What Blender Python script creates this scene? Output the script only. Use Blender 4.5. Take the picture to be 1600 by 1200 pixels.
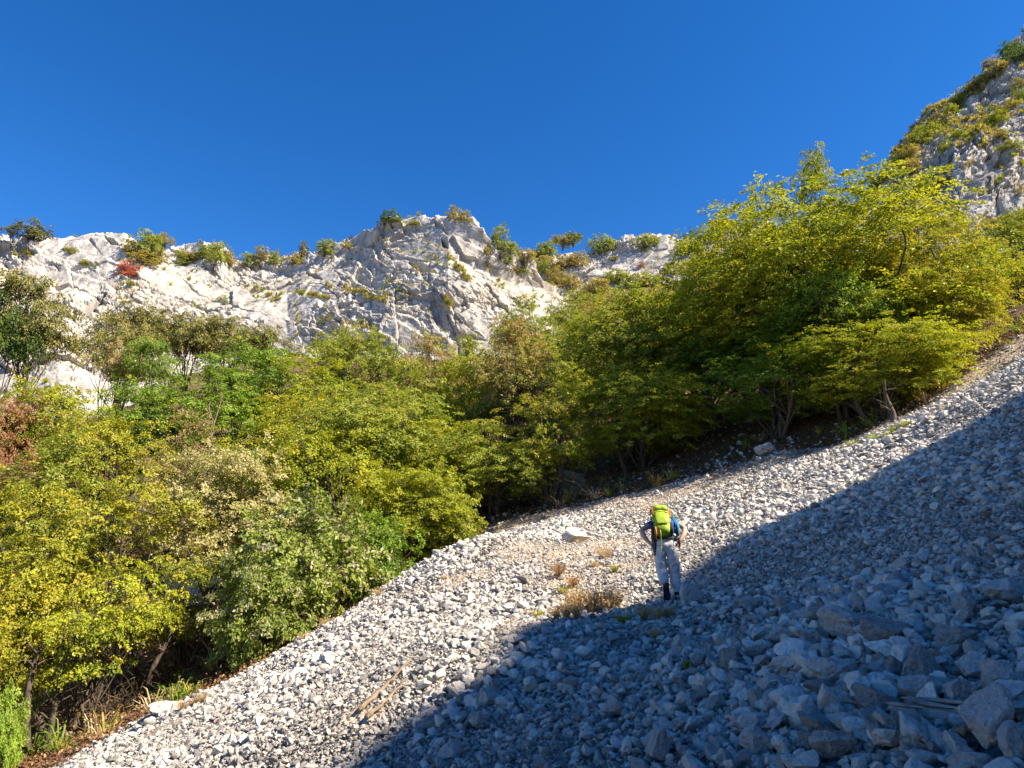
import bpy, bmesh, math, random
import numpy as np
from mathutils import Vector, Matrix

for _o in list(bpy.data.objects):
    bpy.data.objects.remove(_o)
S = bpy.context.scene
COL = S.collection
RNG = np.random.default_rng(7)
random.seed(7)

# ------------------------------------------------------------ camera
F_PX, PITCH, CAM_Z = 1043.0, math.radians(12.0), 1.6
cam_d = bpy.data.cameras.new('camera')
cam_d.sensor_width = 36.0
cam_d.lens = F_PX / 1600.0 * 36.0
cam_d.clip_start = 0.05
cam_d.clip_end = 3000
cam = bpy.data.objects.new('camera', cam_d)
cam.location = (0, 0, CAM_Z)
cam.rotation_euler = (math.radians(90) + PITCH, 0, 0)
COL.objects.link(cam)
S.camera = cam

# ------------------------------------------------------------ light
SUN = Vector((0.67, -0.22, 0.70)).normalized()
elev = math.asin(SUN.z)
azim = math.atan2(SUN.x, SUN.y)
W = bpy.data.worlds.new('World')
S.world = W
W.use_nodes = True
nt = W.node_tree
nt.nodes.clear()
sky = nt.nodes.new('ShaderNodeTexSky')
sky.sky_type = 'NISHITA'
sky.sun_disc = False
sky.sun_elevation = elev
sky.sun_rotation = azim
sky.altitude = 1200
sky.air_density = 1.0
sky.dust_density = 0.15
sky.ozone_density = 4.0
hs = nt.nodes.new('ShaderNodeHueSaturation')
hs.inputs['Saturation'].default_value = 1.3
hs.inputs['Value'].default_value = 1.0
bgn = nt.nodes.new('ShaderNodeBackground')
bgn.inputs['Strength'].default_value = 0.072
wo = nt.nodes.new('ShaderNodeOutputWorld')
nt.links.new(sky.outputs[0], hs.inputs['Color'])
tint = nt.nodes.new('ShaderNodeMix'); tint.data_type = 'RGBA'; tint.blend_type = 'MULTIPLY'
tint.inputs[0].default_value = 1.0; tint.inputs[7].default_value = (.84, .91, 1.08, 1)   # deep autumn blue, the same over the whole sky
nt.links.new(hs.outputs[0], tint.inputs[6])
nt.links.new(tint.outputs[2], bgn.inputs[0])
nt.links.new(bgn.outputs[0], wo.inputs[0])
sun_d = bpy.data.lights.new('sun', 'SUN')
sun_d.energy = 5.0
sun_d.angle = math.radians(0.53)
sun_d.color = (1.0, 0.86, 0.68)
sun = bpy.data.objects.new('sun', sun_d)
sun.rotation_euler = SUN.to_track_quat('Z', 'Y').to_euler()
sun.location = (40, -30, 60)
COL.objects.link(sun)
S.view_settings.view_transform = 'Standard'
S.view_settings.look = 'None'
S.view_settings.gamma = 1.0
S.view_settings.use_curve_mapping = False
S.view_settings.exposure = 1.40
S.cycles.max_bounces = 6
S.cycles.diffuse_bounces = 3
S.cycles.transmission_bounces = 4
S.cycles.transparent_max_bounces = 6
S.cycles.use_denoising = True

# ------------------------------------------------------------ helpers
CP, SP = math.cos(PITCH), math.sin(PITCH)
def P(px, py, Y):
    """world point seen at photo pixel px, py at forward distance Y"""
    a = (np.asarray(px, float) - 800) / F_PX
    b = (600 - np.asarray(py, float)) / F_PX
    y = CP - SP * b
    k = np.asarray(Y, float) / y
    return np.stack(np.broadcast_arrays(a * k, np.asarray(Y, float), CAM_Z + (SP + CP * b) * k), -1)
def project(p):
    p = np.asarray(p, float)
    x, y, z = p[..., 0], p[..., 1], p[..., 2] - CAM_Z
    f = y * CP + z * SP
    u = -y * SP + z * CP
    f = np.where(f > .05, f, .05)
    return 800 + F_PX * x / f, 600 - F_PX * u / f, f

def _hash(ix, iy, iz, s=0):
    h = (ix.astype(np.int64) * 374761393 + iy.astype(np.int64) * 668265263 + iz.astype(np.int64) * 2147483647 + s * 974634777) & 0xffffffff
    h = ((h ^ (h >> 13)) * 1274126177) & 0xffffffff
    h = ((h ^ (h >> 16)) * 2246822519) & 0xffffffff
    return ((h ^ (h >> 15)) & 0xffffff) / float(0x1000000)
def vnoise(p, s=0):
    """smooth value noise, -1..1; p is (n,3)"""
    i = np.floor(p).astype(np.int64)
    f = p - i
    f = f * f * f * (f * (f * 6 - 15) + 10)
    r = 0
    for dx in (0, 1):
        wx = f[:, 0] if dx else 1 - f[:, 0]
        for dy in (0, 1):
            wy = f[:, 1] if dy else 1 - f[:, 1]
            for dz in (0, 1):
                wz = f[:, 2] if dz else 1 - f[:, 2]
                r = r + wx * wy * wz * _hash(i[:, 0] + dx, i[:, 1] + dy, i[:, 2] + dz, s)
    return r * 2 - 1
def fbm(p, octv=4, s=0, gain=.5):
    a, r = 1.0, 0
    for k in range(octv):
        r = r + a * vnoise(p * 2 ** k + 13.7 * k, s + k)
        a *= gain
    return r
def facets(p, s=0):
    """blocky fractured rock: every cell gets its own offset and tilt; returns displacement and edge distance"""
    i = np.floor(p).astype(np.int64)
    best = np.full(len(p), 9e9); second = np.full(len(p), 9e9)
    val = np.zeros(len(p))
    for dx in (-1, 0, 1):
        for dy in (-1, 0, 1):
            for dz in (-1, 0, 1):
                cx, cy, cz = i[:, 0] + dx, i[:, 1] + dy, i[:, 2] + dz
                q = np.stack([cx + _hash(cx, cy, cz, s), cy + _hash(cx, cy, cz, s + 1), cz + _hash(cx, cy, cz, s + 2)], 1)
                d = p - q
                dist = (d * d).sum(1)
                t = np.stack([_hash(cx, cy, cz, s + 3), _hash(cx, cy, cz, s + 4), _hash(cx, cy, cz, s + 5)], 1) - .5
                v = (_hash(cx, cy, cz, s + 6) - .5) + (d * t).sum(1) * 1.5
                nb = dist < best
                second = np.where(nb, best, np.minimum(second, dist))
                val = np.where(nb, v, val)
                best = np.where(nb, dist, best)
    return val, np.sqrt(second) - np.sqrt(best)

def mesh_np(name, verts, quads=None, tris=None, smooth=False):
    me = bpy.data.meshes.new(name)
    verts = np.asarray(verts, np.float32).reshape(-1, 3)
    q = np.asarray(quads, np.int32).reshape(-1, 4) if quads is not None and len(quads) else np.zeros((0, 4), np.int32)
    t = np.asarray(tris, np.int32).reshape(-1, 3) if tris is not None and len(tris) else np.zeros((0, 3), np.int32)
    me.vertices.add(len(verts)); me.vertices.foreach_set('co', verts.ravel())
    me.loops.add(q.size + t.size)
    me.loops.foreach_set('vertex_index', np.concatenate([q.ravel(), t.ravel()]))
    me.polygons.add(len(q) + len(t))
    st = np.concatenate([np.arange(len(q)) * 4, q.size + np.arange(len(t)) * 3]).astype(np.int32)
    me.polygons.foreach_set('loop_start', st)
    me.update(calc_edges=True)
    me.polygons.foreach_set('use_smooth', np.full(len(me.polygons), smooth))
    return me
def grid_quads(nu, nv):
    a = (np.arange(nv - 1)[:, None] * nu + np.arange(nu - 1)[None, :]).ravel()
    return np.stack([a, a + 1, a + 1 + nu, a + nu], 1)
def fattr(me, name, vals, dom='POINT'):
    at = me.attributes.new(name, 'FLOAT', dom)
    at.data.foreach_set('value', np.asarray(vals, np.float32))
def tag(o, label=None, cat=None, group=None, kind=None):
    if label: o['label'] = label
    if cat: o['category'] = cat
    if group: o['group'] = group
    if kind: o['kind'] = kind
    return o
def obj(name, me, mat=None, parent=None, loc=None, kind=None):
    o = bpy.data.objects.new(name, me)
    if mat is not None and len(me.materials) == 0:
        me.materials.append(mat)
    COL.objects.link(o)
    if parent is not None: o.parent = parent
    if loc is not None: o.location = loc
    if kind: o['kind'] = kind
    return o

# ------------------------------------------------------------ materials
def new_mat(name):
    m = bpy.data.materials.new(name); m.use_nodes = True
    n = m.node_tree; n.nodes.clear()
    return m, n
class NB:
    def __init__(s, n): s.n = n
    def add(s, t, **kw):
        x = s.n.nodes.new(t)
        for k, v in kw.items():
            if k.startswith('i_'):
                x.inputs[k[2:].replace('_', ' ')].default_value = v
            else: setattr(x, k, v)
        return x
    def link(s, a, b): s.n.links.new(a, b)
    def noise(s, vec, scale, detail=4, rough=.55):
        x = s.add('ShaderNodeTexNoise'); x.inputs['Scale'].default_value = scale
        x.inputs['Detail'].default_value = detail; x.inputs['Roughness'].default_value = rough
        if vec is not None: s.link(vec, x.inputs['Vector'])
        return x
    def ramp(s, fac, stops):
        x = s.add('ShaderNodeValToRGB'); cr = x.color_ramp
        while len(cr.elements) < len(stops): cr.elements.new(.5)
        for e, (p, c) in zip(cr.elements, stops):
            e.position = p; e.color = (*c, 1) if len(c) == 3 else c
        s.link(fac, x.inputs[0]); return x
    def mix(s, fac, a, b, mode='MIX'):
        x = s.add('ShaderNodeMix', data_type='RGBA', blend_type=mode)
        for sock, v in ((x.inputs[0], fac), (x.inputs[6], a), (x.inputs[7], b)):
            if hasattr(v, 'node'): s.link(v, sock)
            elif isinstance(v, (int, float)): sock.default_value = v
            else: sock.default_value = (*v, 1) if len(v) == 3 else v
        return x.outputs[2]
    def math(s, op, a, b=None, clamp=False):
        x = s.add('ShaderNodeMath', operation=op, use_clamp=clamp)
        for k, v in enumerate((a, b)):
            if v is None: continue
            if hasattr(v, 'node'): s.link(v, x.inputs[k])
            else: x.inputs[k].default_value = v
        return x.outputs[0]
    def out(s, col, rough=.9, bump=None, bstr=.5, bdist=.02, spec=.2):
        b = s.add('ShaderNodeBsdfPrincipled')
        b.inputs['Roughness'].default_value = rough
        b.inputs['Specular IOR Level'].default_value = spec
        if hasattr(col, 'node'): s.link(col, b.inputs['Base Color'])
        else: b.inputs['Base Color'].default_value = (*col, 1)
        if bump is not None:
            bn = s.add('ShaderNodeBump'); bn.inputs['Strength'].default_value = bstr; bn.inputs['Distance'].default_value = bdist
            s.link(bump, bn.inputs['Height']); s.link(bn.outputs[0], b.inputs['Normal'])
        o = s.add('ShaderNodeOutputMaterial'); s.link(b.outputs[0], o.inputs[0])
        return b

def mat_stone(name, c0, c1, c2, scale=1.0):
    """weathered limestone; every stone has its own shade"""
    m, n = new_mat(name); b = NB(n)
    tc = b.add('ShaderNodeTexCoord'); oi = b.add('ShaderNodeObjectInfo')
    add = b.add('ShaderNodeVectorMath', operation='ADD')
    b.link(tc.outputs['Object'], add.inputs[0])
    sc = b.add('ShaderNodeVectorMath', operation='SCALE'); sc.inputs['Scale'].default_value = 37.0
    cx = b.add('ShaderNodeCombineXYZ')
    for k in range(3): b.link(oi.outputs['Random'], cx.inputs[k])
    b.link(cx.outputs[0], sc.inputs[0]); b.link(sc.outputs[0], add.inputs[1])
    v = add.outputs[0]
    base = b.ramp(oi.outputs['Random'], [(0, tuple(x * .7 for x in c0)), (.12, c0), (.4, c1), (.85, c2), (1, tuple(x * .6 for x in c0))])
    n1 = b.noise(v, 1.4 * scale, 6, .62)
    r1 = b.ramp(n1.outputs[0], [(.30, (.66, .66, .67)), (.5, (.98, .98, .98)), (.72, (1.1, 1.06, 1.0))])
    col = b.mix(1.0, base.outputs[0], r1.outputs[0], 'MULTIPLY')
    n2 = b.noise(v, 5.0 * scale, 8, .7)
    r2 = b.ramp(n2.outputs[0], [(.36, (.66, .64, .60)), (.48, (1, 1, 1))])
    col = b.mix(.7, col, r2.outputs[0], 'MULTIPLY')
    hb = b.math('ADD', n1.outputs[0], b.math('MULTIPLY', n2.outputs[0], .55))
    b.out(col, .92, hb, .8, .05)
    return m
M = {}
M['stone'] = mat_stone('scree_stone', (.34, .33, .31), (.62, .585, .53), (.78, .735, .66))
M['boulder'] = mat_stone('boulder_limestone', (.40, .39, .365), (.55, .52, .48), (.48, .465, .435), 2.0)

def mat_ground():
    m, n = new_mat('scree_ground'); b = NB(n)
    tc = b.add('ShaderNodeTexCoord'); v = tc.outputs['Object']
    vo = b.add('ShaderNodeTexVoronoi'); vo.inputs['Scale'].default_value = 22; b.link(v, vo.inputs['Vector'])
    vo2 = b.add('ShaderNodeTexVoronoi'); vo2.inputs['Scale'].default_value = 9; b.link(v, vo2.inputs['Vector'])
    g = b.ramp(vo.outputs['Color'], [(0, (.13, .125, .115)), (.5, (.28, .265, .245)), (1, (.50, .475, .44))])
    n1 = b.noise(v, 2.2, 6)
    dirt = b.ramp(n1.outputs[0], [(.3, (.26, .19, .13)), (.5, (.47, .37, .265)), (.75, (.62, .52, .40))])
    ad = b.add('ShaderNodeAttribute', attribute_name='dirt')
    al = b.add('ShaderNodeAttribute', attribute_name='litter')
    nn = b.noise(v, 1.3, 5, .65)
    df = b.math('MULTIPLY', ad.outputs['Fac'], b.ramp(nn.outputs[0], [(.3, (.3,) * 3), (.6, (1,) * 3)]).outputs[0], True)
    col = b.mix(df, g.outputs[0], dirt.outputs[0])
    n3 = b.noise(v, 14, 6, .7)
    lit = b.ramp(n3.outputs[0], [(.30, (.05, .032, .018)), (.5, (.16, .10, .058)), (.62, (.26, .17, .10)), (.75, (.36, .29, .21))])
    mossn = b.noise(v, .5, 4)
    gr = b.ramp(mossn.outputs[0], [(.5, (0, 0, 0)), (.66, (1, 1, 1))])
    lit2 = b.mix(b.math('MULTIPLY', gr.outputs[0], .6), lit.outputs[0], (.09, .11, .025))
    lf = b.math('ADD', al.outputs['Fac'], b.math('MULTIPLY', b.math('SUBTRACT', nn.outputs[0], .5), 1.2))
    lf = b.ramp(lf, [(.42, (0,) * 3), (.58, (1,) * 3)])
    col = b.mix(lf.outputs[0], col, lit2)
    h = b.math('ADD', b.math('MULTIPLY', vo.outputs['Distance'], -1.0), b.math('MULTIPLY', vo2.outputs['Distance'], -1.2))
    h = b.math('ADD', h, b.math('MULTIPLY', n3.outputs[0], .6))
    b.out(col, .95, h, .9, .05, .1)
    return m
M['ground'] = mat_ground()

def mat_cliff(name, light, mid, dark, stain=1.0):
    m, n = new_mat(name); b = NB(n)
    tc = b.add('ShaderNodeTexCoord'); v = tc.outputs['Object']
    n0 = b.noise(v, .09, 5, .6); n1 = b.noise(v, .5, 8, .68); n2 = b.noise(v, 2.6, 8, .72)
    mp = b.add('ShaderNodeMapping'); b.link(v, mp.inputs['Vector']); mp.inputs['Scale'].default_value = (1.2, 1.2, .12)
    n3 = b.noise(mp.outputs[0], .7, 7, .65)
    base = b.ramp(n1.outputs[0], [(.28, dark), (.42, mid), (.6, light)])
    warm = b.ramp(n0.outputs[0], [(.42, (1, 1, 1)), (.62, (1.0, .955, .88)), (.75, (.93, .93, .94))])
    col = b.mix(1.0, base.outputs[0], warm.outputs[0], 'MULTIPLY')
    st = b.ramp(n3.outputs[0], [(.38, (.52, .53, .55)), (.49, (.80, .80, .81)), (.60, (1, 1, 1))])
    col = b.mix(.85 * stain, col, st.outputs[0], 'MULTIPLY')
    cr = b.ramp(n2.outputs[0], [(.36, (.5, .48, .45)), (.46, (1, 1, 1))])
    col = b.mix(.65, col, cr.outputs[0], 'MULTIPLY')
    mq = b.add('ShaderNodeMapping'); mq.inputs['Rotation'].default_value = (0, .6, 0); mq.inputs['Scale'].default_value = (.45, 1, 1.3)
    wv = b.add('ShaderNodeVectorMath', operation='ADD'); b.link(v, wv.inputs[0])
    ns = b.add('ShaderNodeVectorMath', operation='SCALE'); ns.inputs['Scale'].default_value = 1.6; b.link(n1.outputs['Color'], ns.inputs[0]); b.link(ns.outputs[0], wv.inputs[1]); b.link(wv.outputs[0], mq.inputs['Vector'])
    for sc_, wd_, am_ in ((.55, .03, .75), (1.5, .045, .55)):
        ve = b.add('ShaderNodeTexVoronoi', feature='DISTANCE_TO_EDGE'); ve.inputs['Scale'].default_value = sc_; b.link(mq.outputs[0], ve.inputs['Vector'])
        fr_ = b.ramp(ve.outputs['Distance'], [(0, (1, 1, 1)), (wd_, (0, 0, 0))])
        mk = b.ramp(b.noise(v, .35 + sc_ * .2, 3).outputs[0], [(.42, (0,) * 3), (.56, (1,) * 3)])
        col = b.mix(b.math('MULTIPLY', b.math('MULTIPLY', fr_.outputs[0], mk.outputs[0]), am_), col, (.17, .165, .155))
    ak = b.add('ShaderNodeAttribute', attribute_name='crack')
    col = b.mix(ak.outputs['Fac'], col, (.20, .19, .175))
    ag = b.add('ShaderNodeAttribute', attribute_name='ledge')
    gn = b.noise(v, 1.1, 6, .7)
    gf = b.ramp(b.math('MULTIPLY', ag.outputs['Fac'], b.ramp(gn.outputs[0], [(.44, (0,) * 3), (.6, (1,) * 3)]).outputs[0]), [(.25, (0,) * 3), (.5, (1,) * 3)])
    col = b.mix(gf.outputs[0], col, (.17, .16, .06))
    h = b.math('ADD', b.math('MULTIPLY', n1.outputs[0], 1.0), b.math('MULTIPLY', n2.outputs[0], .45))
    b.out(col, .95, h, .7, .14, .1)
    return m
M['cliff'] = mat_cliff('limestone_cliff', (.53, .51, .475), (.46, .445, .42), (.32, .312, .30))
M['cliff_grey'] = mat_cliff('grey_cliff', (.56, .545, .51), (.41, .40, .375), (.22, .215, .205))

def mat_leaf(name, a, bcol, c, cfrac=.12, trans=.43):
    """leaf: each clump and leaf lies between colours a and b, a few have colour c"""
    m, n = new_mat(name); b = NB(n)
    at = b.add('ShaderNodeAttribute', attribute_name='tint')
    at2 = b.add('ShaderNodeAttribute', attribute_name='tint2')
    r = b.ramp(at.outputs['Fac'], [(.1, a), (.9, bcol)])
    r2 = b.ramp(at2.outputs['Fac'], [(1 - cfrac - .04, (0,) * 3), (1 - cfrac + .04, (1,) * 3)])
    col = b.mix(r2.outputs[0], r.outputs[0], c)
    d = b.add('ShaderNodeBsdfDiffuse'); t = b.add('ShaderNodeBsdfTranslucent')
    g = b.add('ShaderNodeBsdfGlossy'); g.inputs['Roughness'].default_value = .45; g.inputs['Color'].default_value = (.5, .5, .5, 1)
    b.link(col, d.inputs[0]); b.link(b.mix(1.0, col, (1.15, 1.1, .6), 'MULTIPLY'), t.inputs[0])
    m1 = b.add('ShaderNodeMixShader'); m1.inputs[0].default_value = trans
    b.link(d.outputs[0], m1.inputs[1]); b.link(t.outputs[0], m1.inputs[2])
    m2 = b.add('ShaderNodeMixShader'); m2.inputs[0].default_value = .035
    b.link(m1.outputs[0], m2.inputs[1]); b.link(g.outputs[0], m2.inputs[2])
    o = b.add('ShaderNodeOutputMaterial'); b.link(m2.outputs[0], o.inputs[0])
    return m
LEAF = {
 'lime':   mat_leaf('leaf_lime', (.12, .19, .018), (.49, .515, .035), (.56, .50, .04), .14),
 'yellow': mat_leaf('leaf_yellow', (.15, .20, .02), (.50, .48, .04), (.56, .42, .035), .14),
 'green':  mat_leaf('leaf_green', (.08, .16, .02), (.27, .40, .04), (.44, .46, .05), .10),
 'dark':   mat_leaf('leaf_dark_green', (0.052, 0.114, 0.021), (0.158, 0.245, 0.035), (0.350, 0.350, 0.052), .05),
 'olive':  mat_leaf('leaf_olive', (.11, .18, .025), (.41, .45, .06), (.52, .42, .07), .12),
 'tan':    mat_leaf('leaf_tan_seeds', (0.350, 0.298, 0.123), (0.620, 0.578, 0.298), (0.350, 0.385, 0.088), .28),
 'red':    mat_leaf('leaf_rust_red', (.26, .11, .05), (.48, .25, .13), (.34, .30, .10), .25),
 'mauve':  mat_leaf('leaf_brown_mauve', (0.210, 0.210, 0.052), (0.525, 0.350, 0.193), (0.315, 0.385, 0.052), .35),
 'fluff':  mat_leaf('leaf_with_seed_fluff', (.15, .22, .03), (.36, .42, .09), (.54, .50, .38), .26),
 'pine':   mat_leaf('leaf_dull_pine', (0.088, 0.105, 0.026), (0.263, 0.245, 0.052), (0.385, 0.315, 0.088), .1, .2),
 'scrub':  mat_leaf('leaf_autumn_scrub', (0.210, 0.210, 0.052), (0.507, 0.420, 0.105), (0.595, 0.298, 0.105), .12),
 'crimson': mat_leaf('leaf_crimson', (0.438, 0.088, 0.052), (0.620, 0.175, 0.105), (0.525, 0.263, 0.088), .1),
 'grass':  mat_leaf('leaf_fresh_grass', (0.14, 0.24, 0.03), (0.455, 0.620, 0.088), (0.612, 0.612, 0.175), .1),
 'drygrass': mat_leaf('leaf_dry_weed', (.38, .25, .14), (.62, .46, .28), (.60, .52, .34), .2),
}
def mat_bark(name, a, c):
    m, n = new_mat(name); b = NB(n)
    tc = b.add('ShaderNodeTexCoord'); mp = b.add('ShaderNodeMapping'); b.link(tc.outputs['Object'], mp.inputs[0])
    mp.inputs['Scale'].default_value = (1, 1, .3)
    n1 = b.noise(mp.outputs[0], 14, 6, .65)
    r = b.ramp(n1.outputs[0], [(.3, a), (.7, c)])
    b.out(r.outputs[0], .9, n1.outputs[0], .7, .03)
    return m
M['bark'] = mat_bark('bark', (.045, .035, .026), (.16, .13, .10))
M['deadwood'] = mat_bark('deadwood', (.11, .078, .05), (.30, .23, .165))
def flat(name, c, rough=.8, spec=.3, nscale=30, amt=.25):
    m, n = new_mat(name); b = NB(n)
    tc = b.add('ShaderNodeTexCoord'); n1 = b.noise(tc.outputs['Object'], nscale, 4)
    r = b.ramp(n1.outputs[0], [(.3, tuple(x * (1 - amt) for x in c)), (.7, tuple(min(1, x * (1 + amt)) for x in c))])
    b.out(r.outputs[0], rough, n1.outputs[0], .3, .01, spec)
    return m
# ------------------------------------------------------------ terrain
_ctl = [  # photo pixel x, y and forward distance
 (1600,1200,2.6),(1200,1200,3.4),(800,1200,4.6),(560,1200,6),(100,1195,13),(280,1100,16),(400,1100,10.5),(500,985,19),
 (620,890,25),(760,797,29),(880,775,30),(1000,745,27),(1200,703,24.5),(1350,680,22),(1600,540,22),(1600,500,30),(1600,620,14),(1600,800,7),
 (1600,1000,4),(1200,1000,6),(1200,850,12),(1046,944,10.9),(985,930,12.2),(1100,930,10.6),(1046,1000,8.2),(900,845,18),(740,845,17.5),(700,1000,9),(850,1020,7.5),
 (1400,720,15),(1300,790,12.5),(1080,790,20),(960,875,15),(1450,640,19),(1040,1100,5.2),
 (230,740,36),(300,1000,22),(120,1110,20),(0,1190,17),(-200,1200,19),(600,770,38),(850,690,43),(1100,640,36),(450,900,26),(60,900,30),
 (40,650,58),(150,650,60),(270,600,63),(450,570,66),(650,560,68),(850,560,72),(1000,560,66),(1150,520,58),(1350,470,48),(1500,420,46),(1700,440,34),(1700,330,48),
 (-200,700,60),(-200,1000,30),(850,450,110),(1100,430,100),(1350,330,80),(1600,260,70),
]
_pts = [tuple(P(*c)) for c in _ctl]
_pts += [(0, 0, 0), (2, 0, .75), (-3, 0, -.9), (-10, -2, -3.4), (6, -4, 2.2), (0, -8, -.5), (-20, -12, -7), (14, -10, 5.2), (16, 6, 6.6), (28, 0, 13), (30, 16, 15),
         (-40, 0, -13), (-80, 20, -22), (-60, -60, -22), (0, -50, -6), (50, -40, 22), (55, 20, 30), (-100, 70, 0), (-60, 110, 30), (0, 130, 38), (80, 130, 60), (110, 50, 62), (110, -40, 50), (-120, -20, -30)]
_pts = np.array(_pts)
_PX, _PZ = _pts[:, :2], _pts[:, 2]
def _k(d2): return d2 * np.log(d2 + 1e-9) * .5
_n = len(_PX)
_A = _k(((_PX[:, None] - _PX[None]) ** 2).sum(-1)) + np.eye(_n) * .5
_Q = np.concatenate([np.ones((_n, 1)), _PX], 1)
_K = np.block([[_A, _Q], [_Q.T, np.zeros((3, 3))]])
_w = np.linalg.solve(_K, np.concatenate([_PZ, np.zeros(3)]))
def H0(x, y):
    q = np.stack([np.ravel(x), np.ravel(y)], 1).astype(float)
    r = np.empty(len(q))
    for s in range(0, len(q), 20000):
        c = q[s:s + 20000]
        r[s:s + 20000] = _k(((c[:, None] - _PX[None]) ** 2).sum(-1)) @ _w[:_n] + _w[_n] + c @ _w[_n + 1:]
    return r
def H(x, y):
    x = np.ravel(np.asarray(x, float)); y = np.ravel(np.asarray(y, float))
    z = H0(x, y)
    d = np.hypot(x, y)
    p = np.stack([x, y, 0 * x], 1)
    z = z + .10 * fbm(p / 2.3, 3, 3) * np.clip(d / 6, .3, 1) + .5 * vnoise(p / 11, 9) * np.clip((d - 22) / 20, 0, 1)
    return z
def hz(x, y): return float(H([x], [y])[0])
def hit(px, py, y0=1.5, y1=80):
    """first ground point seen at a photo pixel"""
    Y = np.geomspace(y0, y1, 500)
    p = P(px, py, Y)
    below = p[:, 2] < H(p[:, 0], p[:, 1])
    if not below.any(): return p[-1]
    k = max(1, int(np.argmax(below)))
    Y = np.linspace(Y[k - 1], Y[k], 12); p = P(px, py, Y)
    k = int(np.argmax(p[:, 2] < H(p[:, 0], p[:, 1]) + 1e-4))
    q = p[k]; return np.array([q[0], q[1], hz(q[0], q[1])])

# edge between open scree (right) and wooded ground (left), as seen in the photo
EDGE = np.array([(-24, -14), (-11.5, 4), (-9.6, 12.5), (-7.6, 15), (-6.3, 17.5), (-5, 20.5), (-4, 23.6), (-2.5, 25.8), (-.9, 26.7), (1.5, 26.2), (3.3, 25.3), (5, 24.6), (7.4, 24.2), (9.9, 23.2),
                 (11.3, 21.8), (13.5, 21.6), (16.5, 23), (20, 24.5), (58, 38)], float)
def side(x, y):
    """signed distance to the wood edge, positive on the open scree"""
    q = np.stack([np.ravel(x), np.ravel(y)], 1)
    best = np.full(len(q), 1e9); sg = np.ones(len(q))
    for a, b in zip(EDGE[:-1], EDGE[1:]):
        ab = b - a; t = np.clip(((q - a) @ ab) / (ab @ ab), 0, 1)
        dd = q - (a + t[:, None] * ab); d = np.hypot(dd[:, 0], dd[:, 1])
        s = ab[0] * (q[:, 1] - a[1]) - ab[1] * (q[:, 0] - a[0])
        m = d < best
        best = np.where(m, d, best); sg = np.where(m, np.where(s > 0, -1, 1), sg)
    return best * sg
def smooth(a, b, x):
    t = np.clip((np.asarray(x, float) - a) / (b - a), 0, 1); return t * t * (3 - 2 * t)

# ground sheet: rings round the standpoint, finest in front
_ang = np.concatenate([np.linspace(-52, 52, 420, endpoint=False), np.linspace(52, 308, 110, endpoint=False)])
_ang = np.radians(_ang)
_rad = np.geomspace(.35, 420, 330)
_gx = np.outer(_rad, np.sin(_ang)).ravel(); _gy = np.outer(_rad, np.cos(_ang)).ravel()
_gx = np.append(_gx, 0); _gy = np.append(_gy, 0)
_cl = np.minimum(1, 150 / np.maximum(np.hypot(_gx, _gy), 1e-6))
_gz = H(_gx * _cl, _gy * _cl)
_near = np.hypot(_gx, _gy) < 45
_gz[_near] += .02 * vnoise(np.stack([_gx, _gy, 0 * _gx], 1)[_near] * 4, 5)
_na, _nr = len(_ang), len(_rad)
_q = []
_i = np.arange(_nr - 1)[:, None] * _na + np.arange(_na)[None]
_j = np.arange(_nr - 1)[:, None] * _na + (np.arange(_na)[None] + 1) % _na
_q = np.stack([_i.ravel(), _j.ravel(), (_j + _na).ravel(), (_i + _na).ravel()], 1)[:, ::-1]
_c = len(_gx) - 1
_t = np.stack([np.full(_na, _c), (np.arange(_na) + 1) % _na, np.arange(_na)], 1)
_sd = side(_gx, _gy)
DIRT = [(hit(*c)[:2], r) for c, r in [((830, 858), 1.3), ((870, 865), 1.3), ((915, 862), 1.5), ((950, 850), 1.6), ((960, 885), .9), ((1010, 790), 1.2), ((1080, 765), 1.2), ((900, 1000), .35), ((925, 930), .8),
        ((830, 975), .4), ((800, 985), .35), ((880, 905), .8), ((720, 905), .9), ((870, 1015), .3), ((1480, 620), 1.5), ((1540, 590), 1.6), ((560, 1115), .3), ((250, 1140), .6), ((620, 935), .8)]]
def dirt(x, y):
    d = np.zeros(len(np.ravel(x)))
    for c, r in DIRT:
        d = np.maximum(d, np.exp(-((np.ravel(x) - c[0]) ** 2 + (np.ravel(y) - c[1]) ** 2) / r ** 2))
    e = side(x, y)
    upper = smooth(-6, 0, np.ravel(x))
    return np.maximum(d, (.75 + .25 * upper) * np.exp(-((e - .9) / (1.0 + .8 * upper)) ** 2))
_dd = dirt(_gx, _gy)
_gz = _gz - .055 * smooth(.2, 1.0, _sd) * (1 - smooth(.3, .7, _dd)) * _near      # the gravel bed lies under the loose stones
gm = mesh_np('ground', np.stack([_gx, _gy, _gz], 1), _q, _t, True)
fattr(gm, 'litter', 1 - smooth(-.9, .7, _sd))
fattr(gm, 'dirt', _dd)
obj('ground', gm, M['ground'], kind='structure')

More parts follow.
